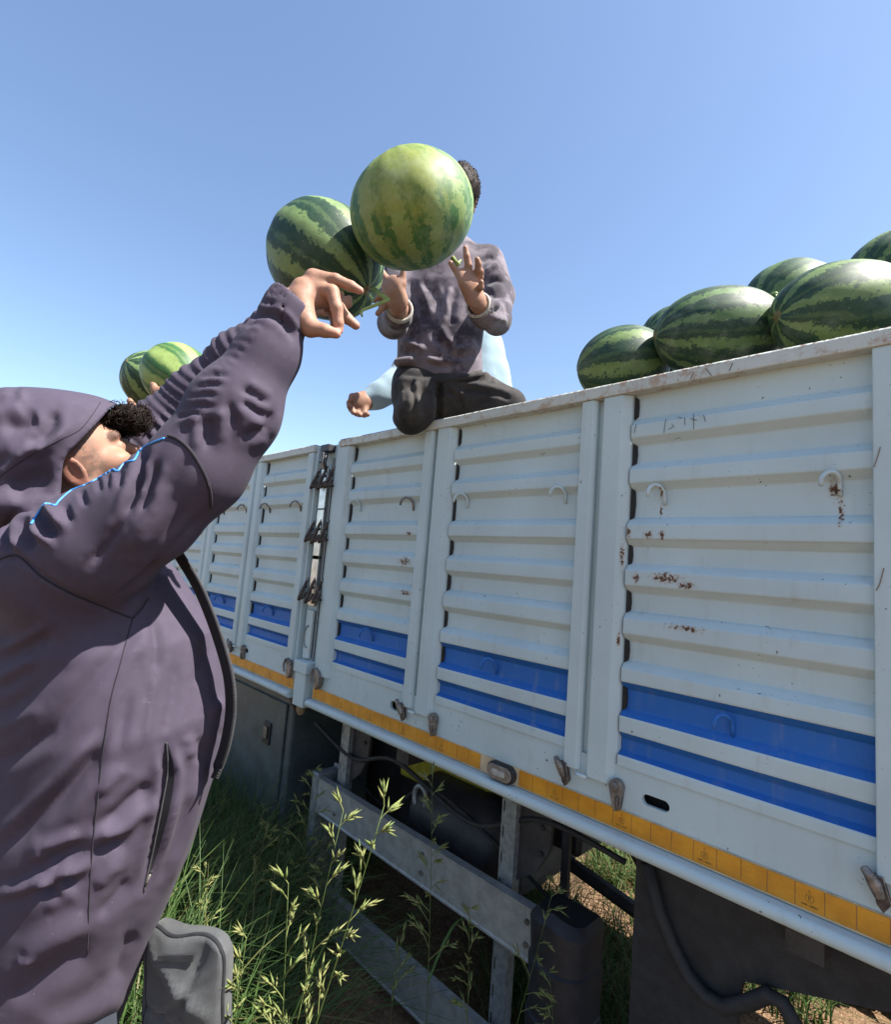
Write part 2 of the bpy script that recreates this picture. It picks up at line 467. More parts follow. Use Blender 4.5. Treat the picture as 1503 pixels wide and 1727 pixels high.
# bottom frame rail, reflector tiles, lip
def lower_rail(x0, x1):
    m = MB(); m.box((x0, .010, .976), (x1, .05, 1.0283), TAPEGAP); m.build('tape_backing', truck)
    m = MB(); prof = []
    for k in range(9):
        a = -pi / 2 + pi * k / 8
        prof.append((-.012 - .014 * cos(a), .9585 + .0155 * sin(a)))
    prof = prof + [(.03, .974), (.03, .943)]
    m.prism_x(prof[::-1], x0, x1, WHITE, 1); o = m.build('bottom_lip', truck, smooth=False)
    o.data.shade_smooth(); o.data.set_sharp_from_angle(angle=radians(50))
lower_rail(-2.125, 1.30); lower_rail(-5.6, -2.29)
tile_me = None; mark_me = None
def make_mark():
    cu = bpy.data.curves.new('approval_mark', 'FONT'); cu.body = 'E'; cu.size = .011; cu.align_x = 'CENTER'; cu.align_y = 'CENTER'
    cu2 = bpy.data.curves.new('approval_number', 'FONT'); cu2.body = '104R - 00821'; cu2.size = .0052; cu2.align_x = 'CENTER'; cu2.align_y = 'CENTER'; cu2.space_character = 1.05
    cu3 = bpy.data.curves.new('approval_class', 'FONT'); cu3.body = 'C'; cu3.size = .006; cu3.align_x = 'CENTER'; cu3.align_y = 'CENTER'
    bmx = bmesh.new()
    for c, dz in ((cu, 0), (cu2, -.0135), (cu3, .0135)):
        c.offset = .00018
        ob = bpy.data.objects.new('tmp', c); C.objects.link(ob)
        dg = bpy.context.evaluated_depsgraph_get()
        me = bpy.data.meshes.new_from_object(ob.evaluated_get(dg))
        me.transform(Matrix.Translation((0, dz, 0))); bmx.from_mesh(me); bpy.data.objects.remove(ob)
        bpy.data.meshes.remove(me)
    vs = []
    for k in range(24):
        a = 2 * pi * k / 24
        vs.append((bmx.verts.new((.0078 * cos(a), .0078 * sin(a), 0)), bmx.verts.new((.0068 * cos(a), .0068 * sin(a), 0))))
    for k in range(24):
        a, b = vs[k], vs[(k + 1) % 24]; bmx.faces.new((a[0], b[0], b[1], a[1]))
    me = bpy.data.meshes.new('approval_mark'); bmx.to_mesh(me); bmx.free()
    me.transform(Matrix.Rotation(pi / 2, 4, 'X')); me.materials.append(PRINT)
    return me
def tiles(x0, x1, phase):
    global tile_me, mark_me
    w = .0500; n = int((x1 - x0) / w)
    for k in range(n):
        cx = x0 + (k + .5) * w
        if tile_me is None:
            m = MB(); m.box((-.0244, -.0012, -.0228), (.0244, .0012, .0228), TAPE)
            o = m.build('reflector_tile', None, bevel=.0006); tile_me = o.data
            mark_me = make_mark()
        else:
            o = bpy.data.objects.new('reflector_tile', tile_me); C.objects.link(o)
        o.location = (cx, .0085, 1.0035); keep(o, truck)
        if (k + phase) % 4 == 0:
            q = bpy.data.objects.new('approval_mark', mark_me); C.objects.link(q); q.location = (0, -.0016, 0)
            q.parent = o
tiles(-.965, 1.29, 2); tiles(-2.118, -1.082, 0); tiles(-5.5, -2.292, 1)
def marker_lamp(cx):
    m = MB()
    def stad(a, r, n=10):
        p = [(cx + a + r * cos(t), 1.003 + r * sin(t)) for t in np.linspace(-pi / 2, pi / 2, n)]
        return p + [(cx - a + r * cos(t), 1.003 + r * sin(t)) for t in np.linspace(pi / 2, 3 * pi / 2, n)]
    m.plate(stad(.026, .0265), -.010, .009, RUBBER); o = m.build('marker_lamp', truck, bevel=.003)
    m = MB(); m.plate(stad(.025, .0215), -.017, -.0102, LENS); l = m.build('lens', o, bevel=.003, seg=2)
    m = MB(); m.plate(stad(.017, .0095), -.0205, -.0172, LENSRAISED); m.build('lens_rib', l, bevel=.0015)
marker_lamp(-1.024); marker_lamp(.98)

# hinge column between the two side boards
m = MB(); m.box((-2.316, .040, 1.10), (-2.091, .060, 2.165), WHITE); m.build('column_back', truck)
m = MB(); m.box((-2.316, .012, 1.10), (-2.300, .0395, 2.16), WHITE); m.box((-2.128, .010, 1.10), (-2.0915, .0395, 2.168), WHITE); m.box((-2.195, .030, 1.12), (-2.185, .0395, 2.10), RUSTY); m.build('column_flange', truck, bevel=.002)  # the thin dark bar is painted in for the shade of a gap
m = MB()
for z0, z1 in ((1.86, 1.995), (1.62, 1.80), (1.40, 1.57)):
    m.box((-2.262, .018, z0 - .02), (-2.206, .030, z1 + .05), CHROME)
m.box((-2.262, .020, 1.135), (-2.206, .032, 1.36), WHITE)
m.build('column_strip', truck, bevel=.0015)
m = MB()
arc = [(-2.236 + .024 * cos(a), .018, 1.235 + .05 * sin(a)) for a in np.linspace(pi * .42, pi * 1.58, 14)]
m.tube(arc, .004, GALV, 6); m.build('column_ring', truck, smooth=True)
m = MB(); m.box((-2.26, -.004, 2.125), (-2.19, .04, 2.162), BLACK); m.tube([(-2.225, .0, 2.12), (-2.225, -.004, 2.07), (-2.225, .012, 2.04)], [.022, .02, .012], GALV, 10); m.build('column_cap', truck, bevel=.004)
for zc in (1.995, 1.735, 1.455):
    for dx, s in ((-2.285, .95), (-2.222, 1.1), (-2.160, 1.0)):
        m = MB(); x = dx
        m.tube([(x, .026, zc + .056 * s), (x + .002, .012, zc + .035 * s), (x - .004, .004, zc), (x - .002, -.012, zc - .035 * s), (x + .008, -.022, zc - .052 * s), (x + .020, -.014, zc - .045 * s), (x + .022, .006, zc - .015 * s)],
               [.003, .006, .0085, .009, .0085, .008, .006], RUSTY, 8)
        m.tube([(x - .014, .02, zc - .04), (x + .016, .02, zc - .04)], .005, BLACK, 8)
        m.ball((x, .020, zc + .045 * s), (.007, .006, .012), STEEL, 8, 6); m.ball((x + .004, .010, zc + .012), (.010, .007, .008), BLACK, 8, 6)
        m.build('hinge_hook', truck, smooth=True)
m = MB(); m.box((-2.262, -.022, 1.075), (-2.150, .04, 1.128), WHITE); m.box((-2.252, -.014, .925), (-2.160, .04, 1.074), WHITE); m.build('column_foot', truck, bevel=.004, seg=2)
m = MB(); m.tube([(-2.21, .01, .93), (-2.208, .01, .90), (-2.206, .012, .885)], [.022, .020, .014], simple('old_wood', (.26, .18, .10), .8), 8); m.build('foot_plug', truck)
for x in (-2.325, -2.075):
    m = MB(); s = 1 if x > -2.2 else -1
    m.plate([(x - .022, 1.12), (x + .012, 1.108), (x + .028, 1.085), (x + .022, 1.045), (x + .004, 1.026), (x - .012, 1.052)], -.016, .010, STEEL)
    m.tube([(x - .02, -.018, 1.115), (x - .03, -.02, 1.085), (x - .018, -.02, 1.055)], .006, RUSTY, 6)
    m.build('latch', truck, bevel=.002)

# bed, far boards, chassis
W = 1.45
m = MB(); m.box((-5.6, .055, .95), (1.30, W, 1.02), CHASSIS); m.build('truck_bed', truck)
m = MB(); m.box((-5.6, W, .95), (1.30, W + .05, 2.165), WHITE); m.build('far_board', truck)
m = MB(); m.box((1.301, .0, .95), (1.34, W, 2.165), WHITE); m.build('tail_board', truck)
m = MB(); m.box((-5.65, .0, .95), (-5.605, W, 2.165), WHITE); m.build('front_board', truck)
for y in (.52, 1.0):
    m = MB(); m.box((-6.4, y, .70), (1.25, y + .09, .949), CHASSIS); m.build('chassis_beam', truck)
for x in (-4.6, -3.4, -1.62, -.30, .35, 1.1):
    m = MB(); m.box((x, .10, .84), (x + .07, 1.4, .948), CHASSIS); m.build('cross_beam', truck)
# side guard: two aluminium bars on slotted uprights, plastic end piece
for z0, z1 in ((.445, .597), (.020, .170)):
    m = MB(); prof = [(.120, z0 + .010), (.116, z0 + .006), (.116, z0), (.150, z0), (.150, z1), (.116, z1), (.116, z1 - .006), (.120, z1 - .010)]
    m.prism_x(prof[::-1], -2.165, -.945, ALU); m.build('guard_bar', truck)
m = MB(); m.box((-2.215, .112, .0), (-2.1655, .24, .612), GALV); m.box((-2.225, .235, .55), (-2.13, .25, .625), GALV); m.build('guard_end_plate', truck, bevel=.006)
for x in (-2.10, -1.145):
    m = MB()
    zs = np.arange(0.02, .95, .082)
    m.box((x + .0165, .176, -.05), (x + .060, .215, .945), GALV)
    m.box((x, .176, -.05), (x + .006, .181, .945), GALV); m.box((x + .0125, .176, -.05), (x + .0165, .181, .945), GALV)
    for z in zs: m.box((x + .006, .176, z), (x + .0125, .181, z + .047), GALV)
    m.box((x + .006, .19, -.05), (x + .0125, .2, .945), BLACK)
    o = m.build('guard_upright', truck)
    b = MB(); b.plate([(x + .0605, .60), (x + .135, .66), (x + .18, .74), (x + .19, .945), (x + .0605, .945)], .20, .215, CHASSIS)
    for zz in (.72, .80, .88): b.tube([(x + .15, .199, zz), (x + .15, .192, zz)], .009, BLACK, 8)
    b.build('bracket', o)
m = MB(); prof = []
for k in range(13):
    a = pi * k / 12; prof.append((-.853 + .093 * cos(a), .125 - .10 * sin(a) ** .6))
prof += [(-.944, .19), (-.762, .19)]
zz = [-.02, .10, .104, .24, .244, .38, .384, .52, .524, .640, .662]; v = []; f = []
nprof = len(prof)
for iz, z in enumerate(zz):
    groove = 0.93 if iz in (2, 4, 6, 8) else (.985 if iz < 10 else .80)
    for (x, y) in prof: v.append((-.853 + (x + .853) * groove, .19 + (y - .19) * groove, z - (.02 * abs(x + .853) / .09 if iz > 8 else 0)))
for i in range(len(zz) - 1):
    for j in range(nprof): f.append((i * nprof + j, i * nprof + (j + 1) % nprof, (i + 1) * nprof + (j + 1) % nprof, (i + 1) * nprof + j))
f.append(tuple((len(zz) - 1) * nprof + j for j in range(nprof))); f.append(tuple(reversed(range(nprof))))
m.add(v, f, BLACK); o = m.build('guard_end_cap', truck); o.data.shade_smooth(); o.data.set_sharp_from_angle(angle=radians(40))
# tool box
m = MB(); m.box((-3.18, .10, .20), (-2.42, .62, .90), TOOLBOX); tb = m.build('tool_box', truck, bevel=.012, seg=2)
m = MB(); m.box((-3.13, .088, .26), (-2.47, .0995, .86), TOOLBOX); d = m.build('tool_box_door', tb, bevel=.004)
m = MB(); m.box((-2.665, .078, .625), (-2.595, .0875, .735), BLACK); m.box((-2.65, .070, .655), (-2.61, .0775, .715), STEEL); m.build('lock', tb, bevel=.003)
m = MB(); m.tube([(-2.36, .06, .93), (-2.36, .05, .90), (-2.34, .06, .87), (-2.32, .09, .86)], .010, RUSTY, 8); m.box((-2.42, .05, .905), (-2.30, .12, .93), CHASSIS); m.build('tie_hook', truck)
m = MB(); m.box((-1.98, .45, .600), (-1.42, .60, .80), YELLOW); m.build('battery_cover', truck, bevel=.01)
m = MB(); m.box((-3.1, .70, .16), (-1.42, 1.25, .86), CHASSIS); m.build('dark_blocker', truck, bevel=.08, seg=3)  # added dark block, hides the sunlit ground under the bed
m = MB(); m.box((-1.40, .85, .40), (-1.22, 1.25, .90), CHASSIS); m.build('dark_blocker_end', truck, bevel=.02)  # added as well, carries the dark block on towards the stay bar
m = MB()
for x, r in ((-1.86, .02), (-1.84, .12), (-1.80, .15), (-1.2, .15), (-1.16, .12), (-1.14, .02)): pass
m.tube([(-1.76, .42, .56), (-1.74, .42, .56), (-1.70, .42, .56), (-1.30, .42, .56), (-1.26, .42, .56), (-1.24, .42, .56)], [.03, .11, .15, .15, .11, .03], CHASSIS, 20); o = m.build('air_tank', truck); o.data.shade_smooth()
m = MB(); m.tube([(-1.62 + .035 * cos(a), .25 , .665 + .045 * sin(a)) for a in np.linspace(-.6, pi * 1.3, 16)], .010, GALV, 8); m.build('tow_ring', truck, smooth=True)
m = MB(); m.box((-1.095, .49, .12), (-1.065, .51, .949), CHASSIS); m.build('stay_bar', truck)
m = MB(); m.tube([(-1.20, .70, .46), (-.60, .55, .46)], .025, CHASSIS, 6); m.tube([(-1.2, .9, .62), (-.5, .9, .62)], .03, CHASSIS, 6); m.build('tie_bar', truck)
# mud flap and mudguard edge
m = MB(); m.plate([(-.660, .945), (-.668, .06), (-.405, .06), (-.405, .62), (-.395, .70), (-.10, .80), (.02, .86), (.02, .945)], .150, .170, RUBBER); m.build('mud_flap', truck)
m = MB()
pp = [(1092, 1455), (1110, 1530), (1132, 1590), (1158, 1642), (1190, 1680), (1222, 1698), (1262, 1690), (1296, 1676), (1320, 1690), (1345, 1735), (1360, 1790)]
def on_y(px, py, y):
    r = FWD + RT * (px - 751.5) / FOC + UP * (863.5 - py) / FOC; return CAM + r * (y - CAM[1]) / r[1]
m.tube([on_y(a, b, .128) for a, b in pp], .017, RUBBER, 10); m.build('mudguard_edge', truck, smooth=True)
# wheels (tyre and rim)
for (x, y) in ((.75, .38), (-4.75, .38), (.75, 1.2), (-4.75, 1.2)):
    m = MB(); prof = [(.28, -.13), (.36, -.15), (.45, -.145), (.485, -.11), (.50, 0), (.485, .11), (.45, .145), (.36, .15), (.28, .13)]
    v = []; f = []; n = 40; k = len(prof)
    for i in range(n):
        a = 2 * pi * i / n
        for r, w in prof: v.append((x + r * cos(a), y + w, .5 + r * sin(a)))
    for i in range(n):
        for j in range(k - 1): f.append((i * k + j, ((i + 1) % n) * k + j, ((i + 1) % n) * k + j + 1, i * k + j + 1))
    m.add(v, f, RUBBER); w = m.build('wheel', truck, smooth=True)
    m = MB(); m.tube([(x, y - .10, .5), (x, y - .02, .5)], [.279, .22], GALV, 24); m.tube([(x, y - .12, .5), (x, y - .05, .5)], .09, GALV, 16); m.build('rim', w)
# cab ahead of the load
m = MB(); m.box((-7.6, .02, .55), (-5.85, W, 2.45), WHITE); cab = m.build('cab', truck, bevel=.08, seg=3)
m = MB(); m.box((-7.1, .012, 1.6), (-6.2, .0195, 2.2), simple('cab_glass', (.02, .03, .035), .1)); m.build('window', cab, bevel=.002)

# scratches and stuck stems on the near panel
SCR = simple('scratched_metal', (.07, .06, .05), .7)
def mark(pls, y, r, mat, name='scratch'):
    m = MB()
    for pl in pls: m.tube([on_y(a, b, y) for a, b in pl], r, mat, 4)
    return m.build(name, truck)
for pl in ([(1123.5, 706), (1121, 720), (1120, 730)], [(1133, 715), (1137, 719), (1128, 724)], [(1155, 704), (1155, 717)], [(1170, 698), (1170, 724)], [(1073, 715), (1070, 730)], [(1187, 700), (1190, 711)], [(1138, 741), (1148, 738)], [(1143, 703), (1150, 705)], [(1164, 706), (1176, 709)]):
    mark([pl], .0095, .0007, SCR)
for pl in ([(1485, 754), (1481, 768), (1474, 788)], [(1491, 958), (1484, 985), (1478, 996)]):
    mark([pl], -.003, .0009, simple('dry_stem', (.20, .14, .08), .8), 'dry_stem')
for pl in ([(1170, 628), (1164, 640)], [(1189, 620), (1196, 628), (1200, 634)], [(1236, 612), (1230, 626)]):
    mark([pl], -.0068, .0008, SCR)

# hoses and wiring under the bed, bolts on the brackets
for pl, r in ([[(-2.3, .16, .80), (-2.0, .18, .72), (-1.7, .17, .80), (-1.3, .2, .70), (-1.0, .2, .82), (-.7, .22, .80)], .009], [[(-2.3, .3, .66), (-1.9, .3, .52), (-1.6, .28, .70), (-1.2, .3, .60), (-.9, .35, .45)], .007], [[(-1.3, .40, .9), (-1.15, .42, .72), (-.95, .45, .84), (-.75, .4, .70)], .006]):
    m = MB(); P = [np.array(p) for p in pl]; Q_ = []
    for i in range(len(P) - 1):
        p0, p1, p2, p3 = P[max(i - 1, 0)], P[i], P[i + 1], P[min(i + 2, len(P) - 1)]
        for t in np.arange(8) / 8: Q_.append(.5 * (2 * p1 + (p2 - p0) * t + (2 * p0 - 5 * p1 + 4 * p2 - p3) * t * t + (3 * p1 - p0 - 3 * p2 + p3) * t ** 3))
    m.tube(Q_, r, RUBBER, 8); m.build('hose', truck, smooth=True)
for x in (-2.02, -1.45, -.98):
    for z in (.49, .555):
        m = MB(); m.tube([(x, .122, z), (x, .113, z)], .009, STEEL, 6); m.build('bolt', truck)
# ------------------------------------------------------------------ ground
def soil_mat():
    t = NT('dry_soil'); p = t.pos()
    a = t.noise(p, 1.2, 5, .6); b = t.noise(p, 14, 6, .65); c0 = t.noise(p, 90, 4, .6)
    c = t.mix(t.ramp(b, .3, .7), (.09, .055, .032), (.20, .125, .075))
    c = t.mix(t.ramp(c0, .5, .75), c, (.27, .19, .12))
    c = t.mix(t.math('MULTIPLY', t.ramp(a, .5, .7), .5), c, (.10, .10, .04))
    t.bump(t.math('ADD', b, t.math('MULTIPLY', c0, .4)), .9, .03)
    return t.set(c, .95, 0, .1)
SOIL = soil_mat()
def ground_h(x, y):
    P = np.stack([x, y, np.zeros_like(x)], 1)
    near = np.exp(-(np.hypot(x + .8, y - 1) / 14) ** 2)
    return near * (.035 * vnoise(P * 2.1) + .018 * vnoise(P * 6.3 + 3) + .008 * vnoise(P * 17 + 5)) - .02
def grid(x0, x1, y0, y1, n, m):
    X, Y = np.meshgrid(np.linspace(x0, x1, n), np.linspace(y0, y1, m)); X = X.ravel(); Y = Y.ravel()
    V = np.stack([X, Y, ground_h(X, Y)], 1)
    ii, jj = np.meshgrid(np.arange(m - 1), np.arange(n - 1), indexing='ij'); a = (ii * n + jj).ravel()
    return V, np.stack([a, a + 1, a + n + 1, a + n], 1)
u = np.sinh(np.linspace(-7.2, 7.2, 340)) ; u = u / u.max() * 1500
X, Y = np.meshgrid(u - .9, u + 1.0); X = X.ravel(); Y = Y.ravel()
V = np.stack([X, Y, ground_h(X, Y)], 1)
n = len(u); ii, jj = np.meshgrid(np.arange(n - 1), np.arange(n - 1), indexing='ij'); a = (ii * n + jj).ravel()
g = raw_mesh('ground', V, np.stack([a, a + 1, a + n + 1, a + n], 1), [SOIL], True)
tag(g, kind='structure')

# ------------------------------------------------------------------ grass
def grass_mat(name, ca, cb, cc):
    t = NT(name); p = t.pos(); a = t.n('VertexColor', layer_name='Col')
    n = t.noise(p, 9, 3)
    s = t.n('SeparateColor'); t.put(s.inputs[0], a.outputs[0])
    c = t.mix(s.outputs[0], ca, cb); c = t.mix(s.outputs[1], c, cc)
    t.t.nodes.remove(t.b)
    d = t.n('BsdfPrincipled'); t.put(d.inputs['Base Color'], c); d.inputs['Roughness'].default_value = .55
    d.inputs['Specular IOR Level'].default_value = .25
    tr = t.n('BsdfTranslucent'); t.put(tr.inputs[0], c)
    mx = t.n('MixShader'); mx.inputs[0].default_value = .35
    t.t.links.new(d.outputs[0], mx.inputs[1]); t.t.links.new(tr.outputs[0], mx.inputs[2]); t.t.links.new(mx.outputs[0], t.out.inputs[0])
    return t.m
GRASS = grass_mat('grass_blades', (.032, .066, .020), (.082, .145, .038), (.19, .17, .065))
SEED = grass_mat('seed_heads', (.12, .18, .05), (.23, .28, .09), (.28, .25, .11))
def blades(N, pts, hmin, hmax, w, lean, dry, nseg=5):
    """curved tapering blades; returns arrays"""
    base = pts; h = nrng.uniform(hmin, hmax, N); az = nrng.uniform(0, 2 * pi, N); ln = nrng.uniform(.15, 1, N) * lean
    ww = w * nrng.uniform(.6, 1.3, N); pa = az + pi / 2 + nrng.normal(0, .5, N)
    rows = []
    for k in range(nseg + 1):
        t = k / nseg
        cx = base[:, 0] + np.cos(az) * ln * h * t ** 2; cy = base[:, 1] + np.sin(az) * ln * h * t ** 2
        cz = base[:, 2] + h * (t - .38 * np.clip(ln, 0, 1.3) * t ** 2.4)
        wd = ww * (1 - t ** 1.6) * .5 + .0003
        dx, dy = np.cos(pa) * wd, np.sin(pa) * wd
        rows.append(np.stack([cx - dx, cy - dy, cz], 1)); rows.append(np.stack([cx + dx, cy + dy, cz + .0005], 1))
    V = np.stack(rows, 1).reshape(-1, 3); K = 2 * (nseg + 1)
    b = (np.arange(N) * K)[:, None]
    Q = np.concatenate([np.stack([b[:, 0] + 2 * k, b[:, 0] + 2 * k + 1, b[:, 0] + 2 * k + 3, b[:, 0] + 2 * k + 2], 1) for k in range(nseg)], 0)
    c = np.zeros((N, K, 3), np.float32); c[:, :, 0] = nrng.random(N)[:, None]; c[:, :, 1] = (nrng.random(N) < dry)[:, None] * nrng.uniform(.4, 1, N)[:, None]
    return V, Q, c.reshape(-1, 3)
def scatter(N, x0, x1, y0, y1, clump=1.6, thr=-.1, seed=0):
    out = []
    while sum(len(o) for o in out) < N:
        P = np.stack([nrng.uniform(x0, x1, N * 2), nrng.uniform(y0, y1, N * 2), np.zeros(N * 2)], 1)
        k = vnoise(P * clump + seed) + nrng.normal(0, .15, len(P)) > thr
        out.append(P[k])
    P = np.concatenate(out)[:N]; P[:, 2] = ground_h(P[:, 0], P[:, 1]) - .01
    return P
parts = []
def field(N, x0, x1, y0, y1, *a, thr=-.1, clump=1.6, seed=0):
    parts.append(blades(N, scatter(N, x0, x1, y0, y1, clump, thr, seed), *a))
field(8500, -4.2, -1.8, -1.0, .10, .12, .50, .0050, 1.0, .30, thr=-.6)
field(5000, -1.8, -.6, -1.0, .10, .05, .20, .0045, 1.0, .2, thr=-.4)       # tall grass along the truck
field(2600, -2.3, -1.25, -1.0, -.52, .35, .82, .0065, 1.25, .15, thr=-.3)
field(4500, -3.4, -1.85, -.75, .08, .30, .72, .0052, 1.15, .32, thr=-.4)
field(3500, -2.6, -.4, .1, 1.2, .08, .25, .005, 1.1, .35, thr=.1)             # thin in the shade under the bed
field(7000, -1.6, 1.2, 1.25, 2.6, .08, .30, .006, 1.1, .25, thr=-.1, clump=3.5)
field(9000, -6, 3.5, 1.25, 3.6, .06, .30, .006, 1.1, .35, thr=.0, clump=2.6)
field(7000, -9, 4, 3.4, 8.5, .10, .42, .010, .9, .30, thr=-.2)
field(5000, -14, 6, 8, 18, .12, .5, .016, .9, .3, thr=-.3)
field(4000, -5, 3, -5, -.9, .08, .3, .006, .9, .25, thr=.0)
V = []; Q = []; Cc = []; off = 0
for v, q, c in parts:
    V.append(v); Q.append(q + off); Cc.append(c); off += len(v)
go = raw_mesh('grass', np.concatenate(V), np.concatenate(Q), [GRASS], False); set_col(go, np.concatenate(Cc)); tag(go, kind='stuff')

# leafy crop plants beyond the truck, one object each
def leafy(name, loc, rad, hgt, nl, label, group, seed):
    r = np.random.default_rng(seed); V = []; Q = []; Cc = []
    for k in range(nl):
        a = r.uniform(0, 2 * pi); rr = rad * sqrt(r.random()); z = hgt * r.uniform(.15, 1) * (1 - .5 * (rr / rad) ** 2)
        c = np.array([rr * cos(a), rr * sin(a), z]); L = r.uniform(.03, .07); Wd = L * r.uniform(.4, .65)
        d = np.array([cos(a + r.normal(0, .8)), sin(a + r.normal(0, .8)), r.uniform(-.4, .5)]); d /= np.linalg.norm(d)
        s = np.cross(d, (r.normal(0, .3), r.normal(0, .3), 1)); s /= np.linalg.norm(s); nn = np.cross(s, d)
        b = len(V)
        V += [c - d * L, c - s * Wd + nn * .006, c + d * L - nn * .012, c + s * Wd + nn * .006]; Q.append((b, b + 1, b + 2, b + 3))
        Cc += [(r.random(), (r.random() < .2) * .7, 0)] * 4
    o = raw_mesh(name, np.array(V), np.array(Q), [GRASS], False); set_col(o, np.array(Cc)); o.location = loc
    return o
crop = []
for k, (x, y, rad, h) in enumerate([(-2.3, 2.6, .34, .34), (-1.85, 2.25, .30, .40), (-1.55, 2.75, .36, .42), (-.75, 1.9, .26, .30), (-.35, 1.85, .24, .34), (-.15, 2.25, .3, .36), (-2.9, 3.1, .4, .5), (.2, 2.0, .3, .4)]):
    o = leafy('vine_plant', (x, y, -.01), rad, h, 420, None, None, 100 + k)
    lab = ['low pale vine plant beyond the truck, left of the thin stay bar', 'taller vine plant seen through the gap beside the thin stay bar',
           'vine plant furthest back in the gap right of the stay bar', 'small vine plant on lit soil just right of the dark mud flap', 'vine plant on lit soil under the bottom lip at the right edge',
           'vine plant behind the others under the right end of the truck', 'bushy vine plant far under the truck behind the guard bars', 'vine plant beyond the truck just outside the right edge'][k]
    tag(o, lab, 'plant', 'vine plants beyond the truck')

# tall grass stalks with seed heads
def stalk(base, tip, bend, nb, blen, label, group, seed, thick=.0016, spread=.5, leaves=2, dens=9, sp=1.0):
    r = np.random.default_rng(seed)
    base = np.array(base); tip = np.array(tip); H = tip - base
    root = empty('seed_grass', base)
    side = np.array(bend)
    def pt(t): return base + H * t + side * (t * (1 - t)) * 1.6 + side * t * t * .3
    m = MB(); m.tube([pt(t) for t in np.linspace(0, 1, 12)], list(np.linspace(thick, thick * .35, 12)), GRASS, 5)
    st = m.build('stem', root, smooth=True); set_col(st, np.tile([.9, .25, 0], (len(st.data.vertices), 1)))
    V = []; Q = []; Cc = []
    bm = MB()
    def spikelet(c, d, L):
        d = d / np.linalg.norm(d); a = np.cross(d, r.normal(0, 1, 3)); a /= np.linalg.norm(a); b2 = np.cross(d, a)
        w = L * .085; b = len(V)
        V.extend([c, c + d * L * .35 + a * w, c + d * L * .35 + b2 * w, c + d * L * .35 - a * w, c + d * L * .35 - b2 * w, c + d * L])
        for k in range(4):
            Q.append((b, b + 1 + (k + 1) % 4, b + 1 + k)); Q.append((b + 5, b + 1 + k, b + 1 + (k + 1) % 4))
        cc = (r.random(), r.random() * .7, 0); Cc.extend([cc] * 6)
    up = H / np.linalg.norm(H)
    for k in range(nb):
        t = 1 - .48 * (k / nb) ** 1.1; p0 = pt(t); L = blen * (.35 + .9 * (k / nb)) * r.uniform(.7, 1.2)
        a = r.normal(0, 1, 3); a -= up * (a @ up); a /= np.linalg.norm(a)
        d0 = up * (1 - spread * .6) + a * spread; d0 /= np.linalg.norm(d0)
        pts = [p0 + d0 * L * s + np.array([0, 0, -1]) * .28 * L * s * s for s in np.linspace(0, 1, 6)]
        bm.tube(pts, [.0009] * 6, SEED, 4, caps=False)
        for q in range(dens):
            s = .25 + .75 * (q + r.random()) / dens; j = min(4, int(s * 5)); c = pts[j] * (1 - (s * 5 - j)) + pts[j + 1] * (s * 5 - j) if j < 5 else pts[5]
            d = (pts[j + 1] - pts[j]); d = d / np.linalg.norm(d) + r.normal(0, .28, 3)
            spikelet(c, d, .021 * sp * r.uniform(.7, 1.35))
    b = bm.build('branch', root); set_col(b, np.tile([.6, .3, 0], (len(b.data.vertices), 1)))
    s = raw_mesh('spikelets', np.array(V), np.array(Q), [SEED], False, None, root); set_col(s, np.array(Cc)); s['kind'] = 'stuff'
    for k in range(leaves):
        t = r.uniform(.08, .5); p0 = pt(t); a = r.uniform(0, 2 * pi); L = r.uniform(.2, .38); w = r.uniform(.003, .005)
        d = np.array([cos(a), sin(a), 0.0]); sd = np.array([-sin(a), cos(a), 0.0]); V2 = []; 
        for s_ in np.linspace(0, 1, 9):
            c = p0 + d * L * .75 * s_ + np.array([0, 0, 1]) * L * (.9 * s_ - .95 * s_ ** 2.2); ww = w * (1 - s_ ** 2) * (.5 + min(1, s_ * 4) * .5)
            V2 += [c - sd * ww, c + np.array([0, 0, -ww * .6]), c + sd * ww]
        Q2 = []
        for q in range(8): Q2 += [(q * 3, q * 3 + 1, q * 3 + 4, q * 3 + 3), (q * 3 + 1, q * 3 + 2, q * 3 + 5, q * 3 + 4)]
        lf = raw_mesh('leaf_blade', np.array(V2), np.array(Q2), [GRASS], True, None, root); set_col(lf, np.tile([r.uniform(.5, 1), r.random() * .3, 0], (len(V2), 1)))
    tag(root, label, 'grass stalk', group)
    return root
def to_ground(P, dx=0, dy=0):
    return (P[0] + dx, P[1] + dy, float(ground_h(np.array([P[0] + dx]), np.array([P[1] + dy]))[0]) - .01)
G = 'tall seeding grass stalks beside the truck'
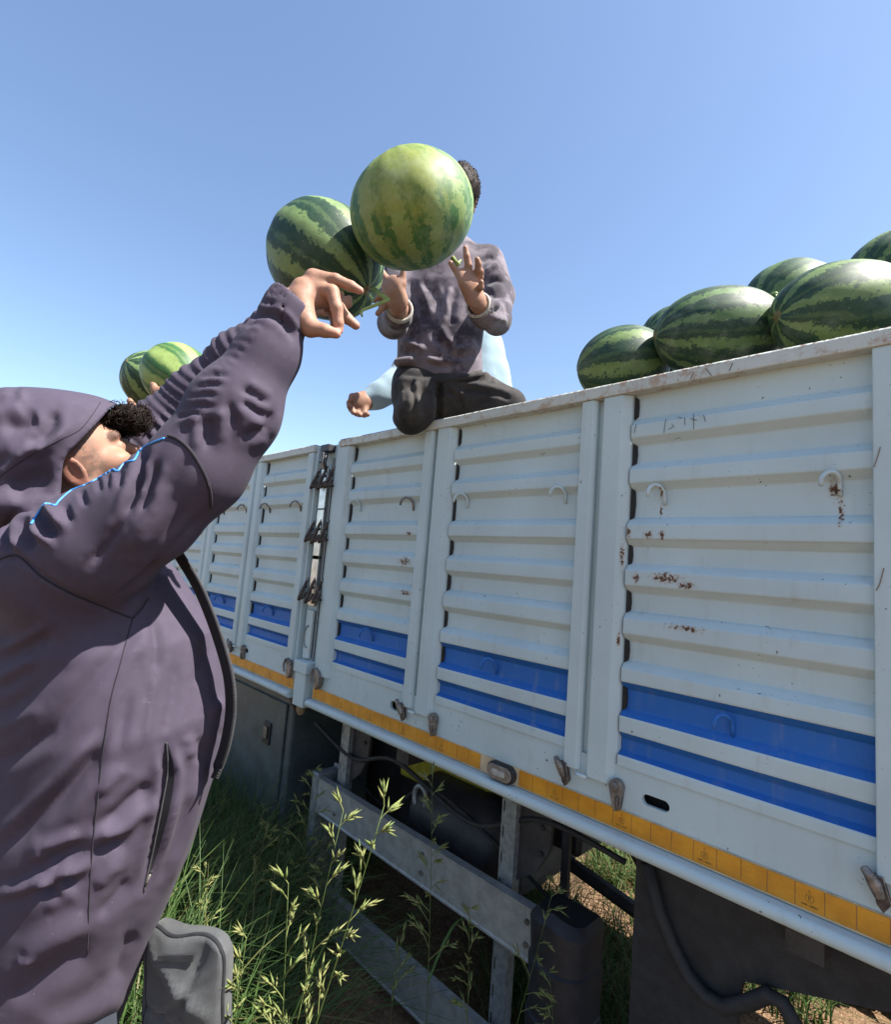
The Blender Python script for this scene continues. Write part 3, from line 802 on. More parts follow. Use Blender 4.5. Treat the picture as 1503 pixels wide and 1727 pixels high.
ST = [  # tip px, py, depth ; base shift ; branches, branch length, label
 (634, 1366, 1.05, (-.26, -.14), 15, .10, 'tall sunlit grass stalk with yellow seed head before the upper guard bar, the one leaning right', .0030, 1.4),
 (590, 1372, 1.10, (-.06, -.10), 13, .10, 'upright sunlit grass stalk whose seed head tops out just left of the tallest leaning one', .0020, 1.25),
 (488, 1488, 1.08, (.10, .02), 13, .10, 'sunlit grass stalk bending left with pale drooping seeds in front of the lower guard bar', .0020, 1.3),
 (432, 1590, 1.02, (.10, -.02), 8, .07, 'short sunlit stalk with few pale seeds right of the grey pouch', .0016, 1.2),
 (388, 1660, 1.0, (.02, -.02), 7, .05, 'small sunlit seed head just right of the lower edge of the grey pouch', .0016, 1.1),
 (725, 1318, 1.50, (.06, .02), 18, .095, 'shaded feathery grass stalk rising above the upper guard bar, mid way along it', .0018, 1.25),
 (930, 1492, 1.42, (-.18, -.05), 9, .085, 'shaded grass head arching right over the upper guard bar beside the second upright', .0018, 1.25),
 (520, 1305, 1.95, (-.10, .03), 14, .11, 'dim grass seed head in front of the tool box and left of the guard end', .002, 1.3),
 (455, 1395, 1.85, (-.12, -.03), 12, .11, 'dim drooping grass head low in front of the tool box', .002, 1.3),
 (345, 1470, 1.6, (.05, -.03), 10, .09, 'pale grass head arching beside the jacket hem', .0018, 1.2),
 (560, 1450, 1.62, (.04, .0), 8, .06, 'shaded grass head in front of the left guard upright', .0016, 1.1),
 (790, 1540, 1.42, (.02, .03), 12, .07, 'shaded grass stalk with hanging seeds between the two guard bars', .0018, 1.2),
 (690, 1590, 1.46, (.0, .0), 8, .08, 'thin shaded stalk with long side branches over the lower guard bar', .0014, 1.1),
 (905, 1640, 1.36, (.02, .0), 8, .06, 'small shaded seed head in front of the black guard end piece', .0014, 1.1)]
for k, (px, py, d, sh, nb, bl, lab, th, sp) in enumerate(ST):
    tip = at(px, py, d); base = to_ground(tip, sh[0], sh[1])
    stalk(base, tip, (nrng.normal(0, .05), nrng.normal(0, .05), 0.03), nb, bl, lab, G, 300 + k, th, .42 if k < 5 else .55, 2, 8, sp)

for k in range(14):                                  # thin tangled stalks
    x = nrng.uniform(-2.5, -1.5); y = nrng.uniform(-.55, -.06) ; h = nrng.uniform(.35, .75)
    base = np.array([x, y, float(ground_h(np.array([x]), np.array([y]))[0]) - .01]); tip = base + np.array([nrng.normal(0, .16), nrng.normal(0, .16), h])
    stalk(base, tip, (nrng.normal(0, .09), nrng.normal(0, .09), .02), int(nrng.integers(7, 12)), .075, 'thin grass stalk with a small seed head in the tangle beside the truck', 'thin grass stalks in the tangle beside the truck', 700 + k, .0013, .55, 1, 7, .72)
# ------------------------------------------------------------------ melons
def melon_mat(name, light, dark, n, thr, patch=None, bloom=.3, mott=1.0, soft=.16, seed=0.0, flk=.30):
    t = NT(name); p = t.obj()
    off = t.n('VectorMath', operation='ADD'); t.put(off.inputs[0], p); off.inputs[1].default_value = (seed, seed * 1.7, seed * .6); q = off.outputs[0]
    s = t.sep(p)
    th = t.math('ARCTAN2', s[1], s[0])
    w = t.noise(q, 9, 2); w2 = t.noise(q, 26, 6, .68); w3 = t.noise(q, 85, 4, .7)
    ph = t.math('ADD', t.math('MULTIPLY', th, float(n)), t.math('MULTIPLY', w, 2.0))
    v = t.math('COSINE', ph)
    j = t.math('ADD', t.math('MULTIPLY', t.math('SUBTRACT', w2, .5), 2.6 * mott), t.math('MULTIPLY', t.math('SUBTRACT', w3, .5), 2.4 * mott))
    m = t.ramp(t.math('ADD', v, j), thr - soft * 2.2, thr + soft * 2.2)
    v2 = t.math('COSINE', t.math('ADD', t.math('MULTIPLY', ph, 2.0), 2.4))
    fl = t.ramp(t.math('ADD', v2, t.math('MULTIPLY', j, 1.1)), -1.0, -.45, 1, 0)
    m = t.math('MULTIPLY', m, t.math('SUBTRACT', 1.0, t.math('MULTIPLY', fl, flk)))
    dk = t.mix(t.ramp(w3, .3, .7), tuple(x * .8 for x in dark), tuple(x * 1.35 for x in dark))
    lt = t.mix(t.ramp(w2, .3, .7), tuple(x * .8 for x in light), tuple(x * 1.2 for x in light))
    c = t.mix(m, lt, dk)
    if patch:
        dv, col, rad = patch
        d = t.n('VectorMath', operation='DISTANCE'); t.put(d.inputs[0], t.n('VectorMath', operation='NORMALIZE').outputs[0]); 
        nv = d.inputs[0].links[0].from_node; t.put(nv.inputs[0], p); d.inputs[1].default_value = dv
        k = t.ramp(t.math('ADD', d.outputs['Value'], t.math('MULTIPLY', t.math('SUBTRACT', w2, .5), 1.1)), rad * .45, rad * 1.15, 1, 0)
        c = t.mix(t.math('MULTIPLY', k, .6), c, t.mix(t.ramp(w3, .35, .65), col, tuple(x * 1.25 for x in col)))
    nz = t.sep(t.n('VectorMath', operation='NORMALIZE').outputs[0])
    t.put(nz[2].node.inputs[0].links[0].from_node.inputs[0], p)
    c = t.mix(t.ramp(t.math('ABSOLUTE', nz[2]), .9945, .9985, 0, .8), c, (.16, .12, .05))
    c = t.mix(t.math('MULTIPLY', t.ramp(t.noise(q, 14, 5, .7), .45, .8), bloom * .5), c, (.42, .47, .36))
    c = t.mix(t.math('MULTIPLY', t.ramp(t.noise(q, 130, 3, .6), .66, .72), .55), c, (.30, .26, .16))
    t.bump(t.math('ADD', w3, t.noise(q, 240, 2)), .05, .002)
    return t.set(c, t.ramp(w2, .3, .7, .47, .62), 0, .35)
def local_dir(axis, w):
    R = Vector(tuple(axis)).normalized().to_track_quat('Z', 'Y').to_matrix()
    v = R.transposed() @ Vector(tuple(w)).normalized(); return tuple(v)
FLYAX = ruf(.28, -.80, .42)
MEL = {
 'dark': melon_mat('melon_dark', (.115, .175, .055), (.012, .038, .018), 7, -.45, None, .30, 1.3, .12),
 'dark2': melon_mat('melon_dark_two', (.10, .165, .06), (.013, .042, .02), 8, -.40, None, .35, 1.35, .12, seed=3.1),
 'left': melon_mat('melon_striped', (.14, .21, .075), (.010, .036, .016), 8, -.42, None, .15, 1.0, .10, seed=1.4),
 'dark3': melon_mat('melon_dark_three', (.085, .15, .05), (.010, .032, .016), 10, -.5, None, .5, 1.2, .12, seed=9.3),
 'fly': melon_mat('melon_pale_patch', (.155, .225, .07), (.032, .10, .025), 12, .02, (local_dir(FLYAX, ruf(-.12, .12, -.98)), (.19, .21, .03), .85), .6, 2.1, .11, seed=7.7, flk=.5),
 'pale': melon_mat('melon_light', (.20, .28, .08), (.024, .085, .02), 8, .0, None, .12, .7, .25, seed=5.0),
}
VINE = simple('green_vine', (.20, .27, .08), .5, 0, .25, 60, .2)
DRYVINE = simple('dry_vine', (.30, .22, .10), .7, 0, .3, 60, .2)
def melon(loc, axis, rl, rs, mat, label, seed=0, stem=None, spin=0.0):
    n, m = 64, 40; r = np.random.default_rng(seed + 40)
    a1, a2 = r.uniform(0, 2 * pi, 2); V = []; Q = []
    for i in range(m + 1):
        t = pi * i / m
        for j in range(n):
            a = 2 * pi * j / n
            k = 1 + .007 * cos(10 * a + a1) * sin(t) + .012 * cos(2 * a + a2) + .012 * cos(2 * t + a1)
            ct, st = cos(t), sin(t); e = .94
            x = rs * (abs(st) ** e) * cos(a) * k; y = rs * (abs(st) ** e) * sin(a) * k
            z = rl * ct * k - .012 * rl * math.exp(-(st / .12) ** 2) * (1 if ct > 0 else -1)
            V.append((x, y, z))
    for i in range(m):
        for j in range(n): Q.append((i * n + j, (i + 1) * n + j, (i + 1) * n + (j + 1) % n, i * n + (j + 1) % n))
    o = raw_mesh('watermelon', V, Q, [MEL[mat]], True)
    ax = Vector(tuple(axis)).normalized()
    o.rotation_euler = (ax.to_track_quat('Z', 'Y').to_matrix().to_4x4() @ Matrix.Rotation(spin, 4, 'Z')).to_euler()
    o.location = tuple(loc)
    tag(o, label, 'watermelon', 'watermelons')
    if stem:
        mb = MB(); mb.tube(stem, list(np.linspace(.0055, .0026, len(stem))), VINE, 7)
        mb.ball(stem[1], (.007, .006, .006), VINE, 7, 5); mb.build('stem', o, smooth=True)
    return o
FLY = at(695, 356, 1.15); LEFT = at(548, 439, 1.33)
melon(FLY, FLYAX, .1165, .1385, 'fly', 'pale yellow green watermelon flying highest, in front of the catcher\'s face', 1,
      [FLY + ruf(.088, -.092, .02), FLY + ruf(.100, -.106, .02), FLY + ruf(.108, -.098, .02)])
melon(LEFT, ruf(.70, -.58, -.28), .156, .136, 'left', 'dark striped watermelon with a green stem just above the thrower\'s hand', 2,
      [at(630, 487, 1.22), at(645, 499, 1.20), at(656, 505, 1.19), at(640, 512, 1.19), at(622, 519, 1.19), at(612, 523, 1.19), at(609, 528, 1.19), at(611, 534, 1.19)], .4)
melon(at(300, 634, 1.90), ruf(.75, -.5, -.2), .128, .115, 'pale', 'bright green watermelon held up by fingers behind the hooded man', 3, None, 1.0)
melon(at(262, 645, 2.10), ruf(-.45, .45, -.75), .125, .120, 'left', 'dark watermelon half hidden at the left of the bright green held one', 4, None, .2)
TM = [((1050, 616, 1.75), (.95, .1, -.2), .147, .126, 'dark', 'smallest front watermelon at the left end of the load on the white rail'),
      ((1211, 562, 1.56), (.97, .02, -.12),   .178, .135, 'dark3', 'long dark watermelon in the middle of the front row, dry stem at its right end'),
      ((1420, 530, 1.38), (.98, .06, .05), .180, .131, 'dark', 'largest front watermelon at the right end of the load, over the biggest panel'),
      ((1332, 520, 1.72), (.9, .2, .3), .150, .150, 'dark2', 'watermelon peeking out between the long middle one and the largest right one'),
      ((1515, 456, 1.62), (.9, .3, .2), .15, .122, 'dark', 'topmost watermelon of the load, cut off by the right edge'),
      ((1142, 575, 1.95), (.9, -.2, .3), .135, .128, 'dark2', 'watermelon almost hidden behind the smallest and the long middle one')]
for k, ((px, py, d), ax, rl, rs, mt, lab) in enumerate(TM):
    p = at(px, py, d); st = None
    if k == 1: st = [at(1302, 497, 1.50), at(1308, 496, 1.49), at(1311, 506, 1.48), at(1306, 518, 1.48)]
    melon(p, ruf(*ax), rl, rs, mt, lab, 10 + k, st, .6 + 1.1 * k)
# ------------------------------------------------------------------ implicit bodies -> one continuous mesh
def smin(a, b, k):
    h = np.clip(.5 + .5 * (b - a) / k, 0, 1); return b * (1 - h) + a * h - k * h * (1 - h)
def smax(a, b, k): return -smin(-a, -b, k)
def s_cap(P, a, b, ra, rb):
    a = np.asarray(a); b = np.asarray(b); ba = b - a; pa = P - a
    h = np.clip(pa @ ba / (ba @ ba + 1e-12), 0, 1)
    return np.linalg.norm(pa - h[:, None] * ba, axis=1) - (ra + (rb - ra) * h)
def s_flat(P, a, b, ra, rb, nrm, k):
    """capsule squashed by k along direction nrm"""
    n = np.asarray(nrm, float); n = n / np.linalg.norm(n); a = np.asarray(a); b = np.asarray(b)
    def sq(X): return X + np.outer(X @ n, n) * (1 / k - 1) if X.ndim == 2 else X + (X @ n) * n * (1 / k - 1)
    o = (a + b) / 2
    return s_cap(sq(P - o), sq(a - o), sq(b - o), ra, rb) * (k + (1 - k) * .35)
def s_ell(P, c, R, ax):
    """ellipsoid: centre, radii (3), axes as rows"""
    q = (P - np.asarray(c)) @ np.asarray(ax).T; R = np.asarray(R)
    k0 = np.linalg.norm(q / R, axis=1); k1 = np.linalg.norm(q / (R * R), axis=1) + 1e-9
    return k0 * (k0 - 1) / k1
def s_chain(P, pts, rs, k=.02):
    d = None
    for i in range(len(pts) - 1):
        e = s_cap(P, pts[i], pts[i + 1], rs[i], rs[i + 1]); d = e if d is None else smin(d, e, k)
    return d
def s_loft(P, secs, org, ax, ex=2.2):
    """sections stacked along ax[1]; each (v, cu, cw, a, b): centre and radii in ax[0], ax[2]"""
    q = (P - np.asarray(org)) @ np.asarray(ax).T
    S = np.array(sorted(secs)); v = S[:, 0]
    f = [np.interp(q[:, 1], v, S[:, i]) for i in range(1, 5)]
    x = (q[:, 0] - f[0]) / f[2]; y = (q[:, 2] - f[1]) / f[3]
    k = (np.abs(x) ** ex + np.abs(y) ** ex) ** (1 / ex)
    d = (k - 1) * np.minimum(f[2], f[3]) * .92
    return np.maximum(d, np.maximum(v[0] - q[:, 1], q[:, 1] - v[-1]))
def mesh_sdf(fn, lo, hi, h, B=8):
    lo = np.asarray(lo, float); hi = np.asarray(hi, float)
    nb = np.ceil((hi - lo) / h / B).astype(int) + 1; n = nb * B
    bi = np.stack(np.meshgrid(*[np.arange(k) for k in nb], indexing='ij'), -1).reshape(-1, 3)
    cen = lo + (bi * B + (B - 1) / 2) * h
    dc = np.concatenate([fn(cen[i:i + 200000]) for i in range(0, len(cen), 200000)])
    G = np.empty(n, np.float32)
    G6 = G.reshape(nb[0], B, nb[1], B, nb[2], B)
    G6[:] = dc.reshape(nb)[:, None, :, None, :, None]
    keepb = bi[np.abs(dc) < h * B * .87 * 1.5 + .004]
    loc = np.stack(np.meshgrid(*[np.arange(B)] * 3, indexing='ij'), -1).reshape(-1, 3)
    step = max(1, 300000 // (B ** 3))
    for i in range(0, len(keepb), step):
        kb = keepb[i:i + step]
        P = lo + (kb[:, None, :] * B + loc[None]).reshape(-1, 3) * h
        d = fn(P).astype(np.float32).reshape(len(kb), B, B, B)
        G6[kb[:, 0], :, kb[:, 1], :, kb[:, 2], :] = d
    S = G < 0
    cnt = np.zeros(tuple(np.array(n) - 1), np.uint8)
    for dx in (0, 1):
        for dy in (0, 1):
            for dz in (0, 1): cnt += S[dx:n[0] - 1 + dx, dy:n[1] - 1 + dy, dz:n[2] - 1 + dz]
    cells = np.argwhere((cnt > 0) & (cnt < 8)); N = len(cells)
    acc = np.zeros((N, 3)); num = np.zeros(N)
    val = {}
    for c in [(a, b, d) for a in (0, 1) for b in (0, 1) for d in (0, 1)]:
        val[c] = G[cells[:, 0] + c[0], cells[:, 1] + c[1], cells[:, 2] + c[2]].astype(float)
    for ax in range(3):
        o = [i for i in range(3) if i != ax]
        for s1 in (0, 1):
            for s2 in (0, 1):
                c0 = [0, 0, 0]; c0[o[0]] = s1; c0[o[1]] = s2; c1 = list(c0); c1[ax] = 1
                a = val[tuple(c0)]; b = val[tuple(c1)]; m = (a < 0) != (b < 0)
                t = np.where(m, a / np.where(m, a - b, 1), 0)
                p = np.tile(np.array(c0, float), (N, 1)); p[:, ax] = t
                acc += p * m[:, None]; num += m
    V = lo + (cells + acc / num[:, None]) * h
    idx = -np.ones(tuple(np.array(n) - 1), np.int32); idx[cells[:, 0], cells[:, 1], cells[:, 2]] = np.arange(N)
    Qs = []
    for ax in range(3):
        o = [(ax + 1) % 3, (ax + 2) % 3]
        sl0 = [slice(None)] * 3; sl1 = [slice(None)] * 3; sl0[ax] = slice(0, n[ax] - 1); sl1[ax] = slice(1, n[ax])
        E = np.argwhere(S[tuple(sl0)] != S[tuple(sl1)])
        ok = (E[:, o[0]] > 0) & (E[:, o[1]] > 0) & (E[:, o[0]] < n[o[0]] - 1) & (E[:, o[1]] < n[o[1]] - 1); E = E[ok]
        q = []
        for (d0, d1) in ((-1, -1), (0, -1), (0, 0), (-1, 0)):
            e = E.copy(); e[:, o[0]] += d0; e[:, o[1]] += d1; q.append(idx[e[:, 0], e[:, 1], e[:, 2]])
        q = np.stack(q, 1); inside = S[E[:, 0], E[:, 1], E[:, 2]]
        q[~inside] = q[~inside][:, ::-1]; Qs.append(q)
    Q = np.concatenate(Qs); Q = Q[(Q >= 0).all(1)]
    return V, Q
def vnormals(V, Q):
    n = np.cross(V[Q[:, 2]] - V[Q[:, 0]], V[Q[:, 3]] - V[Q[:, 1]]); N = np.zeros_like(V)
    for k in range(4): np.add.at(N, Q[:, k], n)
    return N / (np.linalg.norm(N, axis=1, keepdims=True) + 1e-12)
def smooth_mesh(V, Q, it=1, lam=.5):
    E = np.concatenate([Q[:, [0, 1]], Q[:, [1, 2]], Q[:, [2, 3]], Q[:, [3, 0]]])
    for _ in range(it):
        A = np.zeros_like(V); c = np.zeros(len(V))
        np.add.at(A, E[:, 0], V[E[:, 1]]); np.add.at(c, E[:, 0], 1); np.add.at(A, E[:, 1], V[E[:, 0]]); np.add.at(c, E[:, 1], 1)
        V = V + lam * (A / np.maximum(c, 1)[:, None] - V)
    return V
def bbox(pts, pad):
    P = np.array(pts); return P.min(0) - pad, P.max(0) + pad
def seg_dist2(X, pl):
    """distance of 2-D points to a polyline, and parameter along it"""
    best = np.full(len(X), 1e9); tt = np.zeros(len(X)); sd = np.zeros(len(X)); n = len(pl) - 1
    for i in range(n):
        a = np.array(pl[i], float); b = np.array(pl[i + 1], float); ba = b - a
        h = np.clip((X - a) @ ba / (ba @ ba + 1e-9), 0, 1); q = X - a - h[:, None] * ba
        d = np.linalg.norm(q, axis=1); m = d < best
        best[m] = d[m]; tt[m] = (i + h[m]) / n; sd[m] = np.sign(ba[0] * q[m, 1] - ba[1] * q[m, 0])
    return best, tt, sd
def creases(V, N, dref, folds, scale=1.0):
    """folds in cloth: each (polyline, half width, depth, [asymmetry]) written on the visible side of the garment"""
    px, py, d = to_px(V); X = np.stack([px, py], 1)
    facing = sstep(-.15, .35, -((V - CAM) / np.linalg.norm(V - CAM, axis=1, keepdims=True) * N).sum(1))
    near = sstep(dref[1], dref[0], d)
    D = np.zeros(len(V))
    for f in folds:
        pl, w, amp = f[0], max(f[1], 5.0), f[2]; asym = f[3] if len(f) > 3 else 0
        lo = np.min(pl, 0) - 3 * w; hi = np.max(pl, 0) + 3 * w
        m = (X[:, 0] > lo[0]) & (X[:, 0] < hi[0]) & (X[:, 1] > lo[1]) & (X[:, 1] < hi[1])
        if not m.any(): continue
        b, t, s = seg_dist2(X[m], pl)
        end = sstep(0, .22, t) * sstep(1, .78, t) if len(pl) > 1 else 1
        end = .15 + .85 * end
        g = np.exp(-(b / w) ** 2) if amp > 0 else .55 * np.exp(-(b / w) ** 2) + .5 * np.exp(-b / (.55 * w))
        prof = g - .32 * np.exp(-((b - 1.7 * w) / (w * .9)) ** 2) * (1 + asym * s)
        D[m] += amp * prof * end
    return V + N * (D * facing * near * scale)[:, None]
# ------------------------------------------------------------------ people
def cloth(name, col, var=.12, sc=5, rough=.8, sheen=.04, weave=900, bump=.25, stain=None, bdist=.002):
    t = NT(name); p = t.pos()
    a = t.noise(p, sc, 5, .6); b = t.noise(p, 60, 5, .65); w = t.noise(p, weave, 2)
    f = t.math('ADD', t.math('MULTIPLY', a, .65), t.math('MULTIPLY', b, .35))
    c = t.mix(t.ramp(f, .3, .7), tuple(x * (1 - var) for x in col), tuple(x * (1 + var) for x in col))
    c = t.mix(t.math('MULTIPLY', t.ramp(t.noise(p, 42, 6, .72), .58, .74), .22), c, tuple(min(1, x * 1.5 + .05) for x in col))   # dust
    if stain: c = t.mix(t.math('MULTIPLY', t.ramp(t.noise(p, stain[1], 5, .65), .44, .60), stain[2]), c, stain[0])
    lint = t.ramp(t.noise(p, 330, 1), .815, .835)
    c = t.mix(t.math('MULTIPLY', lint, .5), c, (.5, .45, .4))
    t.bump(t.math('ADD', t.math('MULTIPLY', w, .5), t.math('MULTIPLY', b, .45)), bump, bdist)
    return t.set(c, rough, 0, .2, Sheen_Weight=sheen, Sheen_Roughness=.5)
JACKET = cloth('mauve_softshell', (.052, .042, .064), sheen=.02)
SEAMD = cloth('dark_seam', (.02, .017, .024))
PIPING = simple('blue_piping', (.035, .20, .52), .45, 0, .1, 30)
LINING = cloth('black_lining', (.014, .014, .018))
ZIPT = cloth('zip_tape', (.045, .045, .05), .3, 40)
POUCH = cloth('grey_canvas', (.060, .063, .066), .25, 12, .7, .1, 500, .4)
POUCHTRIM = cloth('dark_trim', (.016, .017, .02), .3, 30)
SWEAT = cloth('mauve_sweater', (.135, .115, .135), .25, 9, .85, .12, 900, .25, ((.028, .022, .032), 7, .9), .006)
CUFF = cloth('pale_cuff', (.36, .34, .31), .12)
TROUS = cloth('charcoal_trousers', (.026, .025, .026), .3, 9, .85, .03, 700, .25, ((.07, .062, .055), 5, .5))
BLUESH = cloth('light_blue_shirt', (.24, .33, .39), .12, 6, .85, .1)
DENIM = cloth('dark_trousers', (.03, .035, .05))
SHOE = cloth('dusty_shoe', (.06, .05, .04))
GREYSH = cloth('grey_shirt', (.24, .25, .27))
def skin_mat():
    t = NT('skin'); p = t.pos(); a = t.n('VertexColor', layer_name='Col')
    n = t.noise(p, 70, 4, .6); n2 = t.noise(p, 420, 3)
    c = t.mix(t.ramp(n, .3, .7), a.outputs[0], t.mix(.16, a.outputs[0], (.42, .14, .09)))
    c = t.mix(t.math('MULTIPLY', t.ramp(t.noise(p, 28, 5, .7), .48, .72), .35), c, t.mix(1.0, a.outputs[0], (.55, .50, .48), 'MULTIPLY'))
    c = t.mix(t.math('MULTIPLY', t.ramp(t.noise(p, 190, 3, .6), .55, .75), .25), c, (.10, .06, .045))
    t.bump(t.math('ADD', n, t.math('MULTIPLY', n2, .8)), .35, .0015)
    t.set(c, t.ramp(n, .3, .7, .52, .68), 0, .35)
    t.b.inputs['Subsurface Weight'].default_value = .12; t.b.inputs['Subsurface Radius'].default_value = (.012, .004, .002)
    t.b.inputs['Subsurface Scale'].default_value = .6
    return t.m
SKIN = skin_mat()
HAIR = simple('dark_hair', (.016, .011, .009), .65, 0, .5, 80, 0, .12)
SKC = np.array([.28, .158, .106]); STUB = np.array([.075, .055, .045]); HAIRC = np.array([.03, .02, .015]); LIP = np.array([.30, .12, .09])

def frame(Fv, Upref):
    F = np.asarray(Fv, float); F = F / np.linalg.norm(F); U = np.asarray(Upref, float) - F * (np.asarray(Upref) @ F); U = U / np.linalg.norm(U)
    return F, U, np.cross(F, U)
def head_sdf(P, C0, Fr, s=1.0, ear=True):
    F, U, R = Fr; ax = np.array([F, R, U])
    def L(f, r, u): return C0 + s * (f * F + r * R + u * U)
    d = s_ell(P, L(-.008, 0, .03), np.array([.098, .076, .095]) * s, ax)
    d = smin(d, s_ell(P, L(.028, 0, -.045), np.array([.066, .060, .072]) * s, ax), .025 * s)
    d = smin(d, s_ell(P, L(.064, 0, -.098), np.array([.026, .030, .020]) * s, ax), .022 * s)
    for q in (-1, 1):
        d = smin(d, s_cap(P, L(.0, .058 * q, -.055), L(.045, .04 * q, -.092), .018 * s, .016 * s), .02 * s)
        d = smin(d, s_ell(P, L(.062, .047 * q, -.018), np.array([.026, .020, .018]) * s, ax), .02 * s)
    d = smin(d, s_cap(P, L(.083, -.034, .026), L(.083, .034, .026), .013 * s, .013 * s), .014 * s)
    for q in (-1, 1):
        d = smax(d, -s_ell(P, L(.099, .033 * q, .006), np.array([.015, .017, .011]) * s, ax), .012 * s)
        d = smin(d, np.linalg.norm(P - L(.0805, .033 * q, .005), axis=1) - .0122 * s, .003 * s)
    d = smin(d, s_cap(P, L(.092, 0, .012), L(.119, 0, -.030), .0075 * s, .0125 * s), .010 * s)
    for q in (-1, 1): d = smin(d, np.linalg.norm(P - L(.105, .0125 * q, -.034), axis=1) - .0085 * s, .006 * s)
    d = smin(d, s_cap(P, L(.092, -.018, -.060), L(.092, .018, -.060), .0075 * s, .0075 * s), .007 * s)
    d = smin(d, s_cap(P, L(.090, -.014, -.071), L(.090, .014, -.071), .008 * s, .008 * s), .006 * s)
    if ear:
        for q in (-1, 1):
            eax = np.array([F * .86 + U * -.3 + R * q * -.42, R * q * .9 + F * -.4, U])
            eax = np.array([frame(eax[1], U)[2] * 1.0, frame(eax[1], U)[0], frame(eax[1], U)[1]])
            c = L(-.012, .0805 * q, -.006)
            e = s_ell(P, c, np.array([.0205, .0065, .033]) * s, eax)
            e = smin(e, s_ell(P, c - U * .026 * s + F * .004 * s, np.array([.010, .0055, .012]) * s, eax), .006 * s)
            e = smax(e, -s_ell(P, c + eax[1] * .008 * s + F * .003 * s, np.array([.0125, .0065, .021]) * s, eax), .005 * s)
            e = smin(e, s_ell(P, c + F * .012 * s - U * .006 * s, np.array([.005, .006, .008]) * s, eax), .004 * s)
            d = smin(d, e, .006 * s)
    d = smin(d, s_cap(P, L(-.025, 0, -.05), L(-.045, 0, -.17), .056 * s, .060 * s), .025 * s)
    return d
def head_color(V, C0, Fr, s=1.0):
    F, U, R = Fr; q = (V - C0) / s; f, u, r = q @ F, q @ U, q @ R
    n = vnoise(V * 160) * .35 + vnoise(V * 420) * .35
    inh = (np.linalg.norm(q, axis=1) < .19)
    st = sstep(-.022, -.045, u + .18 * (f - .05)) * sstep(-.02, .012, f) * inh * sstep(-.125, -.105, u)
    st = np.maximum(st, .9 * sstep(.056, .034, f) * sstep(-.012, .004, f) * sstep(-.075, -.05, u) * sstep(.035, .048, np.abs(r)) * inh)   # sideburn
    st = st * np.clip(.72 + n, 0, 1)
    hair = sstep(.010, .034, u - .55 * sstep(.0, .06, f) * .06) * sstep(.074, .05, f) * inh
    hair = np.maximum(hair, sstep(.0, -.03, f) * sstep(-.05, -.02, u) * inh)
    browm = sstep(.011, .006, np.abs(u - .030 + .18 * (np.abs(r) - .03))) * sstep(.006, .012, np.abs(r)) * sstep(.056, .05, np.abs(r)) * (f > .07)
    lip = sstep(.012, .007, np.abs(u + .065)) * sstep(.024, .018, np.abs(r)) * (f > .085)
    c = np.tile(SKC, (len(V), 1))
    red = sstep(.068, .082, np.abs(r)) * (np.abs(u) < .05) * inh
    c = c * (1 - .35 * red[:, None]) + .35 * red[:, None] * np.array([.50, .15, .10])
    for m, k, col in ((st, .92, STUB), (np.clip(hair * (.85 + n * .6), 0, 1), .85, HAIRC), (browm, .85, HAIRC), (lip, .7, LIP)):
        c = c * (1 - k * m[:, None]) + k * m[:, None] * col
    return c
def finger(P, pts, rs, k=.004):
    return s_chain(P, pts, rs, k)
def join_meshes(name, lst, mats, parent):
    V = []; Q = []; off = 0; cols = []
    for v, q, c in lst: V.append(v); Q.append(q + off); cols.append(c); off += len(v)
    o = raw_mesh(name, np.concatenate(V), np.concatenate(Q), mats, True, None, parent); set_col(o, np.concatenate(cols)); return o
def skincol(V, tips=None, dark=1.0):
    n = vnoise(V * 55)[:, None] * .10 + vnoise(V * 200)[:, None] * .06
    c = SKC * dark * (1 + n)
    if tips is not None:
        for tp in tips:
            m = sstep(.020, .006, np.linalg.norm(V - tp, axis=1))[:, None] * .5
            c = c * (1 - m) + m * np.array([.46, .22, .16]) * dark
    return np.clip(c, 0, 1)
def tufts(name, roots, dirs, L, r0, curl, mat, parent, seed, seg=6, cw=.28):
    r = np.random.default_rng(seed); m = MB()
    for p, d in zip(roots, dirs):
        d = d / np.linalg.norm(d); a = np.cross(d, r.normal(0, 1, 3)); a /= np.linalg.norm(a); b = np.cross(d, a); ll = L * r.uniform(.6, 1.25); ph = r.uniform(0, 6.28)
        pts = [p - d * .004 + d * ll * s + (a * cos(ph + s * curl) + b * sin(ph + s * curl)) * ll * cw * s for s in np.linspace(0, 1, seg)]
        m.tube(pts, list(np.linspace(r0, r0 * .15, seg)), mat, 4, caps=False)
    return m.build(name, parent, smooth=True)
def snapper(o, par=None):
    me = o.data; vs = [tuple(v.co) for v in me.vertices]; bv = BVHTree.FromPolygons(vs, [tuple(p.vertices) for p in me.polygons])
    def snap(px, py, off=0.0, dflt=.93):
        for k in range(26):
            d = at(px + .6 * k, py + 1.0 * k, 1.0) - CAM; L = np.linalg.norm(d); h = bv.ray_cast(Vector(CAM), Vector(d / L), 5)
            if h[0] is not None and ((np.array(h[0]) - CAM) @ FWD) < dflt + .085:
                return np.array(h[0]) - d / L * off
        h = bv.find_nearest(Vector(at(px, py, dflt)))
        return np.array(h[0]) + np.array(h[1]) * off
    return snap
def densify(pl, n=6):
    """smooth curve through the points"""
    P = np.array(pl, float); out = []
    for i in range(len(P) - 1):
        p0, p1, p2, p3 = P[max(i - 1, 0)], P[i], P[i + 1], P[min(i + 2, len(P) - 1)]
        for t in np.arange(n) / n:
            out.append(.5 * (2 * p1 + (p2 - p0) * t + (2 * p0 - 5 * p1 + 4 * p2 - p3) * t * t + (3 * p1 - p0 - 3 * p2 + p3) * t ** 3))
    out.append(P[-1]); return out

